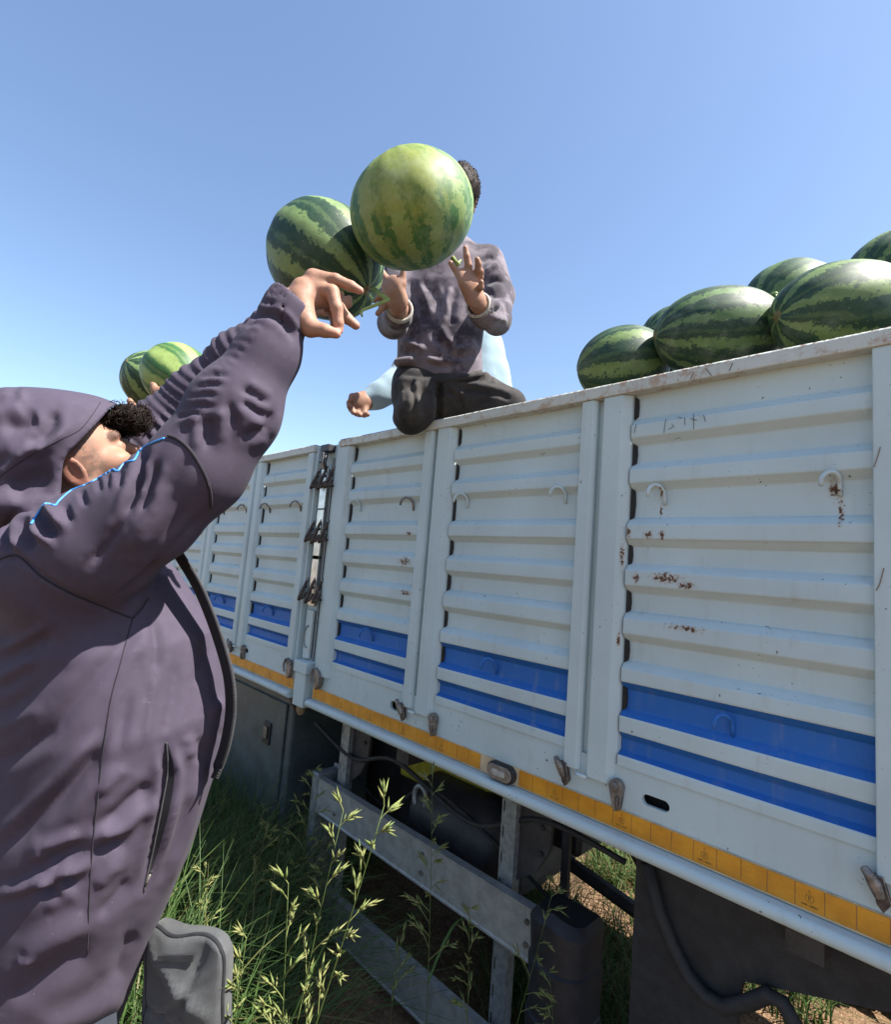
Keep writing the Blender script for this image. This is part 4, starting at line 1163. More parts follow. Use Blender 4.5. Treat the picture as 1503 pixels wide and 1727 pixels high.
# ============ the thrower in the hooded jacket
thr = empty('person', (-1.25, -1.15, 0))
tag(thr, 'person in mauve hooded softshell jacket with both arms raised, at left', 'person', 'people')
tF, tU, tR = TFr = frame(ruf(.70, .50, .52), ruf(-.02, 1, -.05))
TEAR = at(124, 797, .955)
THC = TEAR - (.0805 * tR - .012 * tF - .006 * tU)
AX = np.array([RT, UP, FWD])
def sec(px, py, d, a, b): return ((863.5 - py) / FOC * d, (px - 751.5) / FOC * d, d, a, b)
TE1 = RT * .866 - FWD * .5; TE2 = RT * .5 + FWD * .866
TAX = np.array([TE1, UP, TE2])
def tsec(px, py, d, a, b):
    q = TAX @ (at(px, py, d) - CAM); return (q[1], q[0], q[2], a, b)
TORSO = [tsec(105, 892, 1.05, 0.122, 0.086), tsec(112, 925, 1.05, 0.178, 0.125), tsec(118, 965, 1.05, 0.221, 0.156), tsec(150, 1060, 1.05, 0.257, 0.180), tsec(162, 1180, 1.05, 0.270, 0.190), tsec(143, 1300, 1.05, 0.270, 0.190), tsec(107, 1430, 1.05, 0.267, 0.188), tsec(55, 1560, 1.05, 0.257, 0.180), tsec(-5, 1727, 1.05, 0.248, 0.175), tsec(-35, 1850, 1.05, 0.243, 0.171)]
ARM = [at(120, 955, .90), at(168, 920, .882), at(248, 866, .875), at(332, 794, .885), at(398, 690, .90), at(452, 597, .912), at(486, 522, .925), at(510, 470, .93)]
ARMR = [.110, .094, .0790, .0750, .0705, .0505, .0375, .030]
LARM = [at(120, 880, 1.13), at(190, 800, 1.19), at(262, 732, 1.23), at(332, 664, 1.24), at(400, 600, 1.235), at(462, 552, 1.225), at(492, 530, 1.22)]
LARMR = [.10, .085, .066, .056, .050, .043, .040]
HOODC = at(72, 768, 1.035)
RIM = [(420, 700), (214.6, 682), (196, 684), (186, 690), (173.7, 704), (152, 728), (128, 754), (115, 766), (108, 780), (105, 800), (103, 830), (96, 1000)]
def rim_cut(P):
    px, py, d = to_px(P); b, t, sd = seg_dist2(np.stack([px, py], 1), RIM)
    return -sd * b * d / FOC
CUFN = .62 * RT + .78 * UP + .10 * FWD; CUFN = CUFN / np.linalg.norm(CUFN); CUF0 = at(492, 501, .925)
def hood_sdf(P):
    o = s_ell(P, HOODC, np.array([.212, .132, .150]), AX)
    o = smin(o, s_ell(P, at(148, 746, 1.04), np.array([.098, .083, .115]), AX), .03)
    o = smin(o, s_ell(P, at(40, 850, 1.0), np.array([.16, .045, .13]), AX), .05)
    cut = rim_cut(P)
    sh = np.maximum(o, -(o + .024))
    return smax(sh, cut, .004)
def jacket_sdf(P):
    d = s_loft(P, TORSO, CAM, TAX, 2.6)
    d = smin(d, s_chain(P, ARM, ARMR, .03), .045)
    far = s_chain(P, LARM, LARMR, .03)
    t = ((P - LARM[1]) @ ((LARM[5] - LARM[1]) / np.linalg.norm(LARM[5] - LARM[1])))
    far = far + .0046 * np.sin(t * 2 * pi / .023 + 7 * vnoise(P * 8)) * (.6 + .6 * vnoise(P * 14 + 3)) * sstep(.02, .08, t)
    d = smin(d, far, .03)
    d = np.maximum(d, (P - CUF0) @ CUFN)
    hol = s_chain(P, ARM[5:], [.050, .0335, .026], .02)
    d = np.maximum(d, -np.maximum(hol, -((P - CUF0) @ CUFN) - .05))
    # a well behind the collar for head and neck
    d = smax(d, -s_ell(P, THC - tU * .06 - tF * .0, np.array([.115, .115, .098]), AX), .015)
    d = smin(d, hood_sdf(P), .012)
    return d
lo, hi = bbox(ARM + LARM + [at(-200, 760, 1.0), at(-230, 1850, .92), at(400, 1200, .70), at(300, 1200, 1.48), at(75, 620, 1.25), at(-160, 1300, .70), at(-100, 1300, 1.48)], .05)
V, Q = mesh_sdf(jacket_sdf, lo, hi, .0048)
V = smooth_mesh(V, Q, 2, .5)
N = vnormals(V, Q)
FO = [  # elbow
 ([(408, 655), (430, 668), (452, 683)], 7, -.011), ([(406, 674), (428, 690), (450, 706)], 7.5, -.012), ([(458, 692), (453, 712), (444, 730)], 6, -.009),
 ([(412, 738), (428, 730), (442, 724)], 8, -.010), ([(387, 676), (391, 698), (393, 722)], 8, -.006), ([(372, 690), (374, 720), (372, 750)], 9, .006), ([(352, 700), (352, 730), (350, 760)], 9, -.005),
 ([(330, 705), (332, 735), (330, 760)], 8, .005), ([(300, 722), (345, 700), (385, 698)], 6, .005),
 # cuff
 ([(415, 541), (432, 531), (452, 530), (474, 541), (490, 560), (498, 578)], 6, -.0095), ([(446, 524), (464, 528), (482, 541), (499, 565)], 5, -.0085), ([(444, 511), (456, 512), (470, 516)], 4, -.004),
 ([(412, 552), (428, 544), (446, 545)], 4, -.004),
 # upper arm
 ([(246, 750), (241, 780), (238, 806), (226, 838), (205, 878)], 8, -.016, .3), ([(265, 775), (259, 800), (250, 835), (236, 870)], 8, -.013, .3), ([(252, 770), (247, 810), (236, 845)], 5, .006),
 ([(206, 876), (182, 915), (152, 955)], 7, -.009), ([(275, 800), (258, 850), (232, 905), (214, 930)], 12, .008), ([(268, 945), (240, 972), (205, 1003)], 6, -.011), ([(330, 850), (280, 900), (225, 950)], 16, -.005),
 ([(300, 840), (262, 905), (215, 960)], 10, .005), ([(320, 770), (300, 800), (280, 830)], 9, -.004),
 # shoulder gathers
 ([(165, 802), (167, 815), (170, 832)], 5, -.006), ([(182, 797), (181, 812), (180, 828)], 5, -.005), ([(202, 793), (203, 806), (204, 822)], 5, -.006), ([(136, 826), (140, 840), (146, 853)], 5, -.006), ([(108, 850), (112, 864), (118, 880)], 6, -.007),
 ([(78, 850), (92, 868), (110, 890)], 7, .011), ([(66, 858), (74, 880), (90, 905)], 9, -.012), ([(60, 872), (66, 898), (86, 920)], 6, .010), ([(48, 862), (34, 880), (24, 905), (36, 935)], 7, .012), ([(52, 880), (46, 905), (52, 925)], 7, -.012), ([(10, 880), (-4, 905), (4, 930)], 9, .010),
 # yoke and back
 ([(-20, 950), (30, 938), (72, 974), (122, 1003), (158, 1018), (224, 1045)], 3.5, -.005), ([(224, 1045), (238, 1030), (252, 1006)], 4, -.005),
 ([(-10, 1102), (40, 1080), (84, 1052)], 6, .005), ([(-10, 1118), (40, 1096), (90, 1066)], 9, -.006), ([(-10, 1152), (26, 1130), (60, 1108)], 6, .005), ([(-10, 1168), (30, 1146), (66, 1122)], 9, -.005),
 ([(182, 1225), (140, 1268), (97, 1316), (40, 1372), (-20, 1430)], 7, .007), ([(176, 1262), (130, 1310), (60, 1380), (0, 1440)], 14, -.010),
 ([(-10, 1240), (30, 1215), (80, 1190)], 8, .004), ([(-10, 1290), (40, 1262), (100, 1230)], 10, -.005),
 # side panel
 ([(262, 1135), (254, 1195), (243, 1255)], 5, .005), ([(256, 1040), (266, 1090), (262, 1135)], 7, -.008), ([(242, 1050), (232, 1120), (206, 1190)], 9, .005),
 ([(258, 1322), (222, 1350), (168, 1402)], 11, -.012), ([(250, 1352), (210, 1390), (164, 1418)], 8, .009), ([(215, 1290), (190, 1310), (166, 1340)], 8, .007),
 ([(212, 1420), (188, 1424), (160, 1440)], 9, -.011), ([(206, 1452), (180, 1470), (160, 1494)], 8, .008), ([(222, 1480), (190, 1520), (165, 1550)], 10, -.010),
 ([(152, 1458), (102, 1475), (50, 1492), (-20, 1515)], 7, .010), ([(130, 1482), (100, 1490), (60, 1510)], 10, -.012), ([(58, 1440), (76, 1446), (82, 1470)], 6, .008), ([(66, 1484), (90, 1490), (116, 1502)], 6, .010), ([(56, 1436), (100, 1420), (140, 1404)], 8, .008), ([(60, 1462), (100, 1446), (150, 1424)], 11, -.010),
 ([(230, 1570), (210, 1610), (196, 1660)], 12, -.010), ([(150, 1545), (90, 1580), (30, 1620)], 14, .008), ([(160, 1600), (90, 1640), (10, 1690)], 16, -.010), ([(30, 1616), (45, 1618), (60, 1612)], 5, .006), ([(220, 1670), (140, 1710), (60, 1740)], 14, .008),
 ([(330, 1245), (340, 1262), (338, 1290)], 10, -.008), ([(312, 1240), (322, 1256), (322, 1280)], 8, .006), ([(360, 1180), (374, 1200), (370, 1240)], 9, .008), ([(345, 1090), (340, 1120), (330, 1160)], 9, -.005),
 ([(279, 1255), (284, 1300), (276, 1360), (258, 1440), (243, 1500)], 6, -.013), ([(296, 1265), (300, 1310), (290, 1370), (268, 1450)], 7, .008), ([(265, 1270), (262, 1330), (248, 1400)], 6, .006),
 # long tension folds
 ([(236, 1050), (180, 1120), (100, 1215), (0, 1310)], 10, -.008), ([(246, 1080), (216, 1170), (196, 1290)], 8, -.007), ([(300, 1110), (292, 1190), (276, 1250)], 8, -.006), ([(340, 1300), (316, 1390), (276, 1490)], 9, .007), ([(325, 1330), (300, 1410), (262, 1500)], 7, -.006), ([(300, 935), (255, 985), (215, 1020)], 7, -.007), ([(352, 860), (300, 915), (240, 975)], 8, -.006), ([(196, 1200), (150, 1290), (70, 1400)], 12, -.007), ([(120, 1110), (60, 1160), (-10, 1210)], 10, -.006),
 # hood
 ([(92, 688), (84, 712), (66, 738), (44, 752)], 9, -.013, -.3), ([(64, 704), (36, 714), (0, 718)], 16, -.014), ([(115, 732), (84, 751), (50, 760), (20, 775)], 7, .009), ([(40, 690), (20, 694), (-20, 700)], 8, .008),
 ([(60, 780), (30, 792), (0, 808)], 9, .009), ([(96, 800), (60, 812), (10, 830)], 20, -.020), ([(150, 705), (120, 728), (96, 744)], 10, .004), ([(180, 690), (160, 716), (130, 745), (112, 780)], 8, -.004), ([(-5, 800), (24, 780), (46, 762)], 5, .004),
 ([(30, 648), (24, 655), (18, 668)], 6, -.006)]
FO = [(f[0], f[1] * (1.45 if np.mean([q[1] for q in f[0]]) > 1050 or (np.mean([q[0] for q in f[0]]) < 160 and np.mean([q[1] for q in f[0]]) < 820) else 1.15), f[2]) + tuple(f[3:]) for f in FO]
for k in range(22):                                  # fine gathers along the upper side of the fore-arm
    t = k / 21; a = np.array([338, 640]) * (1 - t) + np.array([416, 548]) * t; L = 26 + 22 * rng.random()
    q = np.array([.80, .05 + .25 * rng.random()]); b = a + q * L
    FO.append(([tuple(a - q * 8), tuple((a + b) / 2 + np.array([0, -3])), tuple(b)], 2.6, -.0016 if k % 2 else .0014))
for k in range(10):
    t = k / 9; a = np.array([300, 716]) * (1 - t) + np.array([345, 640]) * t
    FO.append(([tuple(a), tuple(a + np.array([18, -8])), tuple(a + np.array([42, -10 + 6 * rng.random()]))], 4, -.004 if k % 2 else .003))
rimk = sstep(.012, .035, np.abs(rim_cut(V))) ; rimk = np.where((s_ell(V, HOODC, np.array([.23, .15, .17]), AX) < 0) & (np.linalg.norm(V - THC, axis=1) < .24), rimk, 1.0)
V = V + (creases(V, N, (1.04, 1.12), FO, .92) - V) * rimk[:, None]
V = smooth_mesh(V, Q, 1, .5)
N = vnormals(V, Q)
V = V + N * (vnoise(V * 9) * .0030 + vnoise(V * 21 + 4) * .0006)[:, None]
jk = raw_mesh('jacket', V, Q, [JACKET], True, None, thr)
sn = snapper(jk)
def seam(name, pl, r, mat, off, parent, n=7, dflt=.93, seg=6):
    m = MB(); m.tube([sn(x, y, off, dflt) for x, y in densify(pl, n)], r, mat, seg); o = m.build(name, parent, smooth=True); return o
seam('sleeve_seam', [(284, 735), (300, 741), (322, 761), (343, 796), (354, 827), (356, 856)], .0030, SEAMD, .0006, jk)
seam('yoke_seam', [(-10, 948), (28, 937), (70, 973), (120, 1001), (156, 1016), (223, 1043)], .0016, SEAMD, 0, jk); seam('yoke_seam', [(223, 1043), (236, 1030), (251, 1008)], .0016, SEAMD, 0, jk)
seam('side_seam', [(223, 1045), (204, 1115), (185, 1189), (168, 1316), (154, 1454), (147, 1610)], .0011, SEAMD, 0, jk)
seam('hood_seam', [(170, 678), (138, 722), (100, 742), (62, 762), (24, 786), (-10, 812)], .0008, SEAMD, 0, jk)
zl = densify([(281, 1252), (288, 1300), (282, 1350), (266, 1420), (243, 1503)], 7)
zv = []; zf = []
for k, (x, y) in enumerate(zl):
    w = 1.5 + 8.0 * sin(pi * k / (len(zl) - 1)) ** .8
    zv += [sn(x - w * .9, y, .0016, .9), sn(x, y, .0012, .9), sn(x + w * .7, y - 1, .0016, .9)]
for k in range(len(zl) - 1): zf += [(k * 3, k * 3 + 1, k * 3 + 4, k * 3 + 3), (k * 3 + 1, k * 3 + 2, k * 3 + 5, k * 3 + 4)]
raw_mesh('pocket_shade_patch', zv, zf, [LINING], True, None, jk)  # flat dark patch on the cloth, painted for the shade inside the open pocket
seam('zip_pocket', [(x - 7.5 * sin(pi * k / (len(zl) - 1)), y) for k, (x, y) in enumerate(zl)], .0018, ZIPT, .002, jk, 2, .9, 5)
zp = MB(); zp.ball(sn(255, 1470, .003), .0035, SEAMD, 8, 6); zp.tube([sn(255, 1470, .004), sn(250, 1482, .004), sn(246, 1492, .004)], .0022, STEEL, 6); zp.build('zip_pull', jk, smooth=True)
pp = [(52, 884), (60, 872), (74, 851), (84, 850), (93, 852), (101, 843), (120, 827), (144, 812), (166, 799.5), (175, 790), (184, 787), (191, 791), (198, 794.5), (206, 785), (213, 779), (225, 776.5), (231, 768), (237, 757), (256, 747), (277, 739)]
seam('shoulder_piping', pp, .0018, PIPING, .0012, jk, 5, .885, 6)
# front zip edge standing past the chest
zb = [(280, 905), (303, 940), (330, 985), (352, 1035), (371, 1090), (384, 1140), (388, 1190), (383, 1235), (373, 1275), (358, 1312)]
def strip(name, pl, w, d0, mat, parent, thick=.004):
    P = densify(pl, 5); V2 = []; Q2 = []
    for k, (x, y) in enumerate(P):
        a = np.array(P[min(k + 1, len(P) - 1)]) - np.array(P[max(k - 1, 0)]); a = a / np.linalg.norm(a); nx, ny = -a[1], a[0]
        e = 1.0 if 2 < k < len(P) - 3 else .4
        for s_, dd in ((-1, 0), (1, 0), (1, thick), (-1, thick)): V2.append(at(x + nx * w * s_ * e, y + ny * w * s_ * e, d0 + dd + .02 * s_))
    for k in range(len(P) - 1):
        for j in range(4): Q2.append((k * 4 + j, k * 4 + (j + 1) % 4, k * 4 + 4 + (j + 1) % 4, k * 4 + 4 + j))
    o = raw_mesh(name, V2, Q2, [mat], True, None, parent); return o
strip('front_lining', zb, 8.0, .975, LINING, jk); 
z2 = MB()
zt = densify([(x + 7, y) for x, y in zb], 16)
for k, (x, y) in enumerate(zt): z2.ball(at(x, y, .972), .0018 if k % 2 else .0012, ZIPT, 5, 4)
z2.tube([at(x + 2, y, .976) for x, y in zt], .0026, ZIPT, 6)
z2.build('front_zip', jk)
# skin
tips = [at(609, 491, .94), at(572, 560, .925), at(601, 551, .96), at(570, 566, .915)]
def hand_sdf(P):
    d = s_flat(P, at(489, 515, .928), at(509, 490, .93), .0215, .0180, RT * .75 + UP * .2 - FWD * .6, .8)
    d = smin(d, s_flat(P, at(512, 488, .93), at(540, 479, .94), .0190, .0195, FWD + .25 * RT, .75), .012)
    d = smin(d, s_cap(P, at(518, 503, .935), at(545, 507, .945), .0225, .0150), .012)
    d = smin(d, np.linalg.norm(P - at(527, 466, .937), axis=1) - .0115, .012)
    d = smin(d, finger(P, [at(528, 467, .937), at(566, 472, .936), at(592, 483, .938), at(607, 490.5, .94)], [.0125, .0102, .0090, .0070]), .005)
    d = smin(d, finger(P, [at(538, 490, .937), at(560, 493, .928), at(568, 520, .922), at(571, 545, .924), at(571.5, 557, .926)], [.0150, .0125, .0108, .0090, .0078]), .005)
    d = smin(d, finger(P, [at(545, 500, .955), at(572, 520, .957), at(585, 537, .958), at(600, 549, .96)], [.0130, .0108, .0098, .0080]), .004)
    d = smin(d, finger(P, [at(545, 508, .97), at(562, 530, .972), at(566, 548, .97), at(560, 558, .966)], [.0115, .0095, .0085, .0070]), .004)
    d = smin(d, finger(P, [at(507, 508, .925), at(512, 540, .918), at(526, 553, .914), at(548, 558, .912), at(567, 563, .914)], [.0230, .0205, .0150, .0115, .0085]), .007)
    d = smin(d, s_cap(P, at(506, 520, .925), at(520, 553, .916), .022, .0135), .010)
    return d
lo, hi = bbox([at(470, 560, .93), at(620, 440, .93), at(540, 500, .86), at(540, 500, 1.0)], .02)
hv, hq = mesh_sdf(hand_sdf, lo, hi, .0019); hv = smooth_mesh(hv, hq, 1, .4)
LH = at(520, 520, 1.21)
def body_sdf(P):
    d = head_sdf(P, THC, TFr)
    d = smin(d, s_chain(P, [THC - tU * .14 - tF * .045, at(100, 930, 1.05), at(140, 1150, 1.07), at(50, 1560, 1.07), at(-10, 1800, 1.06)], [.052, .09, .11, .10, .10], .05), .03)
    d = smin(d, s_chain(P, ARM[1:-1] + [at(496, 502, .93)], [.05, .045, .045, .042, .036, .024, .018], .02), .03)
    d = smin(d, s_chain(P, LARM, [.06, .05, .042, .038, .034, .028, .022], .02), .03)
    d = smin(d, s_cap(P, LARM[-1], LH, .022, .026), .012)
    for k, (dx, dy, L) in enumerate([(14, -16, 1), (24, -10, 1), (30, -2, 1), (30, 8, .9), (4, -20, .8)]):
        a = LH + .0; q1 = at(520 + dx * .9, 520 + dy * .7, 1.21 + .012); q2 = at(520 + dx * 1.7, 520 + dy * 1.0 - 6, 1.215); q3 = at(520 + dx * 2.3, 520 + dy - 14, 1.215)
        d = smin(d, finger(P, [a, q1, q2, q3], [.013, .011, .0095, .008]), .006)
    return d
lo, hi = bbox([THC + .17, THC - .17] + ARM + LARM + [LH, at(-60, 1830, .92), at(190, 1200, .80), at(-80, 1200, 1.12), at(600, 500, 1.21)], .12)
bv, bq = mesh_sdf(body_sdf, lo, hi, .0036); bv = smooth_mesh(bv, bq, 1, .3)
bc = head_color(bv, THC, TFr); far = np.linalg.norm(bv - THC, axis=1) > .2; bc[far] = skincol(bv[far])
join_meshes('body', [(bv, bq, bc), (hv, hq, skincol(hv, tips))], [SKIN], thr)
# hair : curly fringe pushed past the hood, short sides
def hb_sdf(P):
    d = s_cap(P, at(176, 700, 1.035), at(226, 702, 1.06), .022, .022)
    d = smin(d, s_cap(P, at(214, 700, 1.05), at(236, 714, 1.065), .020, .015), .015)
    d = smin(d, s_cap(P, at(172, 706, 1.035) + tR * -.05, at(220, 708, 1.06) + tR * -.05, .028, .024), .02)
    d = d + vnoise(P * 60) * .006 + vnoise(P * 140) * .003
    return np.maximum(d, -rim_cut(P) + .0)
_c = THC + tF * .092 + tU * .098
hv_, hq_ = mesh_sdf(hb_sdf, _c - .11, _c + .11, .003); hb_ = raw_mesh('hair', hv_, hq_, [HAIR], True, None, thr)
r_ = np.random.default_rng(5); hn_ = vnormals(hv_, hq_); roots = []; dirs = []
for i in r_.choice(len(hv_), 900):
    if rim_cut(hv_[i][None])[0] < .003: continue
    roots.append(hv_[i]); dirs.append(hn_[i] + tF * .5 + r_.normal(0, .45, 3))
tufts('hair_curls', roots, dirs, .018, .0018, 7.0, HAIR, hb_, 3, 9, .5)
# belt pouch
pc = at(312, 1684, 1.00)
pX = (RT * .93 - FWD * .30); pX /= np.linalg.norm(pX); pZ = UP * .985 + RT * .13; pZ -= pX * (pZ @ pX); pZ /= np.linalg.norm(pZ); pY = np.cross(pZ, pX)
Rm = np.array([pX, pY, pZ]).T
po = empty('belt_pouch', pc); tag(po, 'worn grey canvas pouch with dark trim and a small label, hanging below the jacket', 'pouch')
m = MB()
n1, n2 = 22, 30; vs = []; fs = []
def bagv(a, b, side):
    x = (a - .5) * 2; z = (b - .5) * 2
    w = .091 * (1 + .03 * z); h = .125
    bul = .020 * (1 - x ** 4) * (1 - z ** 4) + .007 * sin(4 * x + 3 * z) * (1 - x * x) + .004 * sin(7 * z - 3 * x + 1) * (1 - x * x) - .012 * math.exp(-((z + .35 + .3 * x) / .07) ** 2) * (1 - x ** 4) - .010 * math.exp(-((x - .2 - .4 * z) / .08) ** 2) * (1 - z ** 4) + .008 * math.exp(-((z - .45 + .5 * x) / .09) ** 2) * (1 - x ** 4) - .008 * math.exp(-((z - .05 - .6 * x) / .06) ** 2) * (1 - x * x)
    rc = 1 - .10 * (abs(x) ** 6) * (abs(z) ** 6)
    rc *= 1 + .03 * sin(6.1 * z + 2 * x) + .02 * sin(5 * x - 7 * z)
    return (x * w * rc, (-.012 - bul) if side else (.02), z * h * rc)
for side in (1, 0):
    b0 = len(vs)
    for i in range(n2 + 1):
        for j in range(n1 + 1): vs.append(np.array(pc) + Rm @ np.array(bagv(j / n1, i / n2, side)))
    for i in range(n2):
        for j in range(n1):
            q = b0 + i * (n1 + 1) + j; fs.append((q, q + 1, q + n1 + 2, q + n1 + 1))
T = (n1 + 1) * (n2 + 1)
rim = [j for j in range(n1 + 1)] + [(i * (n1 + 1) + n1) for i in range(1, n2 + 1)] + [n2 * (n1 + 1) + j for j in range(n1 - 1, -1, -1)] + [i * (n1 + 1) for i in range(n2 - 1, 0, -1)]
for k in range(len(rim)):
    a, b = rim[k], rim[(k + 1) % len(rim)]; fs.append((a, b, b + T, a + T))
m.add(vs, fs, POUCH); m.build('bag', po, smooth=True)
m = MB(); edge = [vs[k] + Rm @ np.array([0, .006, 0]) for k in rim]; m.tube(edge + [edge[0]], .0040, POUCHTRIM, 8, caps=False); m.build('trim', po, smooth=True)
m = MB()
def onbag(x, z, o=.002): return np.array(pc) + Rm @ (np.array(bagv(x, z, 1)) - np.array([0, o, 0]))
lp = [onbag(.34, .885, .008), onbag(.70, .885, .008), onbag(.70, .925, .008), onbag(.34, .925, .008)]
m.add(lp + [q + Rm @ np.array([0, .004, 0]) for q in lp], [(0, 1, 2, 3), (4, 7, 6, 5), (0, 4, 5, 1), (1, 5, 6, 2), (2, 6, 7, 3), (3, 7, 4, 0)], POUCHTRIM); m.build('label', po)
m = MB(); m.tube([onbag(x, .18 + .01 * sin(x * 9), .0) for x in np.linspace(.06, .94, 20)], .0016, POUCHTRIM, 5); m.tube([onbag(.10, z, 0) for z in np.linspace(.05, .93, 20)], .0014, POUCHTRIM, 5); m.build('stitching', po, smooth=True)
# trousers and shoes
hipc = at(-40, 1790, .92)
def legs(person, hip, foot, knee, mat, r=(.105, .085, .06), shoe=True, dirv=(1, .4, 0)):
    def f(P):
        d = None
        for h, k, ft in zip(hip, knee, foot):
            e = s_chain(P, [h, k, ft], list(r), .03); d = e if d is None else smin(d, e, .05)
        return d
    lo, hi = bbox(list(hip) + list(foot) + list(knee), .14); v, q = mesh_sdf(f, lo, hi, .010); v = smooth_mesh(v, q, 1)
    n = vnormals(v, q); v = v + n * (vnoise(v * np.array([14, 14, 7])) * .007)[:, None]
    o = raw_mesh('trousers', v, q, [mat], True, None, person)
    if shoe:
        dv = np.array(dirv, float); dv /= np.linalg.norm(dv)
        for ft in foot:
            g = np.array([ft[0], ft[1], .035])
            lo, hi = bbox([g - dv * .1, g + dv * .22, g + np.array([0, 0, .1])], .07)
            v, q = mesh_sdf(lambda P: np.maximum(smin(s_cap(P, g - dv * .05, g + dv * .15, .048, .04), s_cap(P, g, g + np.array([0, 0, .08]), .05, .05), .03), .0 - P[:, 2]), lo, hi, .008)
            raw_mesh('shoe', v, q, [SHOE], True, None, person)
    return o
hx, hy = hipc[0], hipc[1]
legs(thr, [np.array([hx + .02, hy - .10, .80]), np.array([hx + .02, hy + .10, .80])], [np.array([hx - .02, hy - .13, .10]), np.array([hx + .12, hy + .15, .10])], [np.array([hx + .02, hy - .12, .45]), np.array([hx + .10, hy + .13, .45])], DENIM)

# ============ the catcher kneeling on the rail
cat = empty('person', (-1.42, .10, 2.17))
tag(cat, 'person in mauve sweater kneeling on the board rail, hands open to catch', 'person', 'people')
cF, cU, cR = CFr = frame(ruf(-.30, -.30, -.90), ruf(.34, 1, 0))
CHC = at(770, 336, 2.16)
SAX = AX
CT = [sec(742, 652, 2.16, .165, .12), sec(741, 622, 2.16, .176, .13), sec(741, 585, 2.16, .172, .13), sec(744, 540, 2.16, .178, .13), sec(750, 490, 2.16, .196, .13), sec(754, 450, 2.17, .19, .115), sec(758, 425, 2.17, .13, .09), sec(762, 408, 2.17, .07, .07)]
CRA = [at(822, 445, 2.16), at(842, 500, 2.08), at(838, 541, 1.94), at(818, 528, 1.80), at(806, 514, 1.74)]
CRR = [.070, .059, .053, .047, .041]
CLA = [at(678, 452, 2.16), at(664, 500, 2.08), at(662, 545, 1.93), at(672, 533, 1.79), at(675, 521, 1.73)]
def sw_sdf(P):
    d = s_loft(P, CT, CAM, SAX)
    d = smin(d, s_chain(P, CRA, CRR, .02), .03); d = smin(d, s_chain(P, CLA, CRR, .02), .03)
    for arm in (CRA, CLA):
        n = arm[-1] - arm[-2]; n = n / np.linalg.norm(n)
        d = np.maximum(d, np.where(np.linalg.norm(P - arm[-1], axis=1) < .09, (P - arm[-1]) @ n, -1))
        d = np.maximum(d, -np.maximum(s_cap(P, arm[-2], arm[-1], .038, .035), -((P - arm[-1]) @ n) - .035))
    # ragged hem
    d = smin(d, s_cap(P, at(672, 612, 2.05), at(690, 606, 2.04), .020, .012), .03)
    return d
lo, hi = bbox(CRA + CLA + [at(660, 660, 2.3), at(840, 400, 2.0), at(750, 500, 2.32), at(750, 500, 1.98)], .08)
V, Q = mesh_sdf(sw_sdf, lo, hi, .0055); V = smooth_mesh(V, Q, 2)
N = vnormals(V, Q)
V = V + N * (vnoise(V * 7) * .007)[:, None]
def cz(u, v): return (580 + u / 4.7, 380 + v / 4.7)
CF2 = [([cz(600, 450), cz(660, 600), cz(700, 720)], 5, .010), ([cz(540, 470), cz(600, 640), cz(640, 760)], 6, -.012), ([cz(700, 480), cz(760, 620), cz(800, 720)], 6, -.010), ([cz(850, 480), cz(820, 600), cz(790, 720)], 6, .010), ([cz(880, 600), cz(850, 720), cz(860, 800)], 7, -.010),
       ([cz(440, 900), cz(560, 960), cz(650, 990)], 7, .012), ([cz(420, 1010), cz(500, 1010), cz(600, 980)], 6, -.010), ([cz(760, 780), cz(820, 900), cz(900, 960)], 6, .010), ([cz(700, 850), cz(780, 960), cz(860, 1010)], 6, -.010), ([cz(850, 980), cz(950, 980), cz(1060, 950)], 5, .009), ([cz(820, 1040), cz(950, 1050), cz(1060, 1020)], 5, -.011), ([cz(640, 1050), cz(760, 1080), cz(860, 1070)], 5, .009), ([cz(650, 1100), cz(760, 1120), cz(850, 1110)], 4, -.008),
       ([cz(1120, 450), cz(1200, 430), cz(1270, 440)], 4, -.009), ([cz(1130, 520), cz(1210, 490), cz(1280, 500)], 4, .008), ([cz(1150, 560), cz(1230, 560), cz(1300, 590)], 4, -.009), ([cz(1180, 640), cz(1240, 620), cz(1310, 640)], 3.5, .008), ([cz(1190, 690), cz(1250, 670), cz(1320, 700)], 3.5, -.008), ([cz(1180, 740), cz(1240, 740), cz(1300, 760)], 3.5, .007), ([cz(1120, 380), cz(1170, 340), cz(1230, 300)], 5, .009), ([cz(1080, 300), cz(1140, 260), cz(1190, 250)], 5, -.008),
       ([cz(330, 720), cz(400, 770), cz(470, 770)], 4, -.008), ([cz(310, 700), cz(360, 760), cz(400, 800)], 4, .007)]
V = creases(V, N, (2.3, 2.5), CF2, 1.0); V = smooth_mesh(V, Q, 1, .3)
px, py, dd = to_px(V)
sw = raw_mesh('sweater', V, Q, [SWEAT], True, None, cat)
for arm in (CRA, CLA):
    n = arm[-1] - arm[-2]; n /= np.linalg.norm(n); a = np.cross(n, UP); a /= np.linalg.norm(a); b = np.cross(n, a)
    m = MB()
    for k, off in ((0, -.022), (1, -.011), (2, .0)): pass
    ring = [arm[-1] - n * .004 + .039 * (a * cos(t) + b * sin(t)) for t in np.linspace(0, 2 * pi, 25)]
    m.tube(ring, .0055, CUFF, 8, caps=False); m.tube([p - n * .009 + 0 for p in ring], .006, CUFF, 8, caps=False)
    m.build('cuff', cat, smooth=True)
